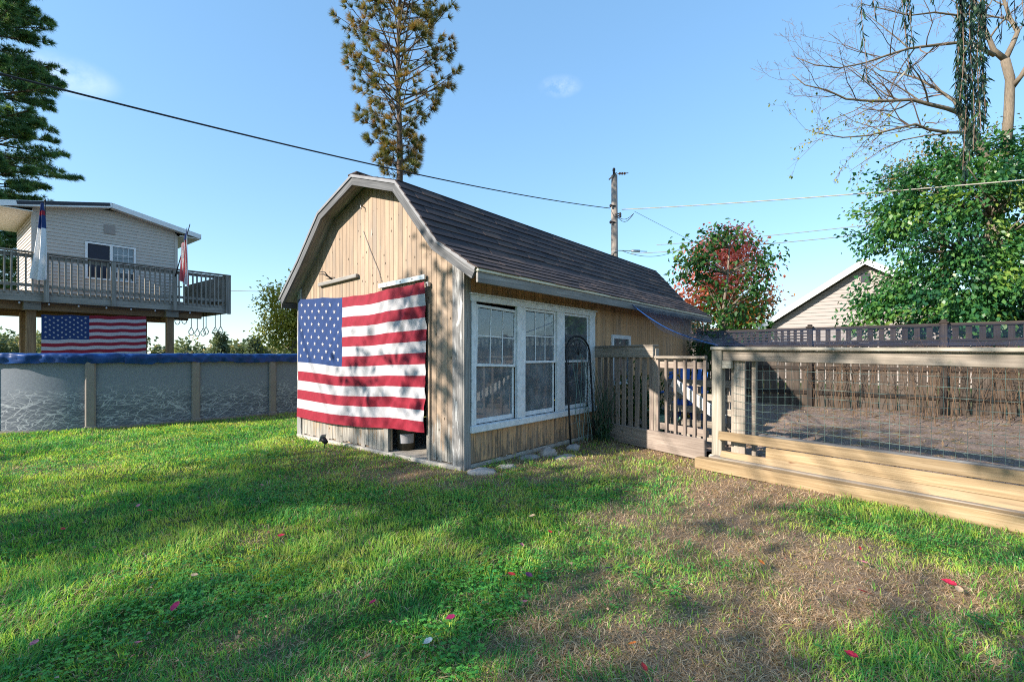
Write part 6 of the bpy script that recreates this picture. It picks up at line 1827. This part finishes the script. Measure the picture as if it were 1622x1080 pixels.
def blades():
    X, Y = scatter(560000, 1.7, 15.0, 0.42, 1.6)
    k = ~blocked(X, Y); X, Y = X[k], Y[k]
    n = len(X); d = dryness(X, Y)
    dx, dy = X - SHED_O.x, Y - SHED_O.y
    lx, ly = dx * CS + dy * SN, -dx * SN + dy * CS
    patch = vnoise(X * 0.9, Y * 0.9, 31) * 0.6 + vnoise(X * 2.6, Y * 2.6, 32) * 0.4
    isdry = NR.random(n) < np.clip(d * 1.15 - 0.04, 0, 0.95)
    dry_any = NR.random(n) < 0.10
    h = (0.026 + 0.040 * vnoise(X * 2.1, Y * 2.1, 33) + 0.030 * vnoise(X * 8, Y * 8, 35) ** 2) * NR.uniform(0.55, 1.35, n)
    h = np.where(isdry, h * 0.85, h)
    # rank growth at the foot of the walls
    edge = (lx > 0.02) & (lx < 0.5) & (ly > 0) & (ly < 3.4)
    h = np.where(edge & (NR.random(n) < 0.5), h * 1.7, h)
    thin = (NR.random(n) > 0.25 * np.clip(d - 0.55, 0, 1) * 2.0) & ~(edge & (NR.random(n) < 0.4))
    X, Y, h, d, patch, isdry, dry_any = [q[thin] for q in (X, Y, h, d, patch, isdry, dry_any)]
    n = len(X)
    swirl = (vnoise(X * 0.8, Y * 0.8, 41) * 2 + vnoise(X * 2.2, Y * 2.2, 42)) * 2.4 * PI
    az = np.where(isdry, NR.uniform(0, 2 * PI, n), swirl + NR.normal(size=n) * 1.2)
    lean = np.where(isdry | dry_any, NR.uniform(1.0, 2.6, n), NR.uniform(0.25, 1.3, n))
    wd = NR.uniform(0.003, 0.0062, n) * np.maximum(1.0, Y / 3.6)
    wd = np.where(isdry, wd * 0.9, wd)
    dirx, diry = np.cos(az), np.sin(az)
    # flat facing varies
    fa = az + PI / 2 + NR.normal(size=n) * 0.6
    sx, sy = np.cos(fa) * wd / 2, np.sin(fa) * wd / 2
    z0 = (vnoise(X * 1.3, Y * 1.3, 9) - 0.5) * 0.03 - 0.004
    ll = h
    mx_, my_ = X + dirx * ll * 0.30 * lean, Y + diry * ll * 0.30 * lean
    tx, ty_ = X + dirx * ll * 0.85 * lean, Y + diry * ll * 0.85 * lean
    mz = z0 + ll * 0.62 / (1 + 0.35 * lean); tz_ = z0 + ll * np.maximum(0.16, 1.0 / (1 + 0.5 * lean) - 0.12 * lean * lean * 0.4)
    V = np.stack([np.stack([X - sx, Y - sy, z0], 1), np.stack([X + sx, Y + sy, z0], 1), np.stack([mx_ - sx * .8, my_ - sy * .8, mz], 1), np.stack([mx_ + sx * .8, my_ + sy * .8, mz], 1), np.stack([tx, ty_, tz_], 1)], 1).reshape(-1, 3)
    b = np.arange(n)[:, None] * 5
    Fc = np.concatenate([b + np.array([[0, 1, 3]]), b + np.array([[0, 3, 2]]), b + np.array([[2, 3, 4]])], 1).reshape(-1, 3)
    t = np.clip(0.37 + 0.13 * np.clip((Y - 5.0) / 3.0, 0, 1) + (patch - 0.5) * 0.7 + (vnoise(X * 9, Y * 9, 34) - 0.5) * 0.35 + NR.normal(size=n) * 0.15, 0, 0.66)  # far blades yellower: sunshine on the far lawn put into the tint
    dt = np.clip(0.72 + 0.28 * NR.random(n) ** 1.2, 0.72, 1.0)
    t = np.where(isdry | dry_any, dt, t)
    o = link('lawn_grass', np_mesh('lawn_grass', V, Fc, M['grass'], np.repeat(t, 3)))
    tag(o, kind='stuff')
blades()
def clover():
    X, Y = scatter(75000, 1.75, 9.0, 0.5, 1.5)
    cm = vnoise(X * 1.1, Y * 1.1, 51) * 0.6 + vnoise(X * 3.1, Y * 3.1, 52) * 0.4
    k = (~blocked(X, Y)) & (cm + NR.normal(size=len(X)) * 0.09 > 0.57) & (dryness(X, Y) < 0.45); X, Y = X[k], Y[k]; n = len(X)
    P = np.stack([X, Y, NR.uniform(0.02, 0.055, n)], 1)
    a0 = NR.uniform(0, 6.28, n); VV, FF = [], []
    for j in range(3):
        a = a0 + j * 2.094; D = np.stack([np.cos(a), np.sin(a), np.full(n, 0.15)], 1)
        l = NR.uniform(0.008, 0.017, n) * np.maximum(1, Y / 4)
        V, Fc = leaf_quads(P, D, unit(np.array([0, 0, 1.0]) + NR.normal(size=(n, 3)) * 0.25), l, l * 0.95, 0.08)
        VV.append(V); FF.append(Fc + j * 4 * n)
    V, Fc = np.concatenate(VV), np.concatenate(FF)
    tag(link('clover', np_mesh('clover', V, Fc, M['clover'], np.tile(NR.random(n), 3))), kind='stuff')
clover()

def leaf_litter():
    X, Y = scatter(1500, 1.8, 13.0, 0.5)
    k = ~blocked(X, Y); X, Y = X[k], Y[k]; n = len(X)
    P = np.stack([X, Y, NR.uniform(0.02, 0.05, n)], 1)
    D = np.stack([NR.normal(size=n), NR.normal(size=n), NR.normal(size=n) * 0.35], 1)
    V, Fc = leaf_quads(P, D, unit(np.array([0, 0, 1.0]) + NR.normal(size=(n, 3)) * 0.5), NR.uniform(0.008, 0.030, n), NR.uniform(0.004, 0.020, n), 0.15)
    tag(link('leaf_litter', np_mesh('leaf_litter', V, Fc, M['litter'], NR.random(n))), kind='stuff')
M['litter'] = leafmat('brown_leaf_bits', [(0.0, (0.10, 0.055, 0.03)), (0.4, (0.28, 0.17, 0.09)), (0.75, (0.42, 0.30, 0.20)), (0.9, (0.36, 0.09, 0.06)), (1.0, (0.45, 0.17, 0.18))], 0.15)
leaf_litter()
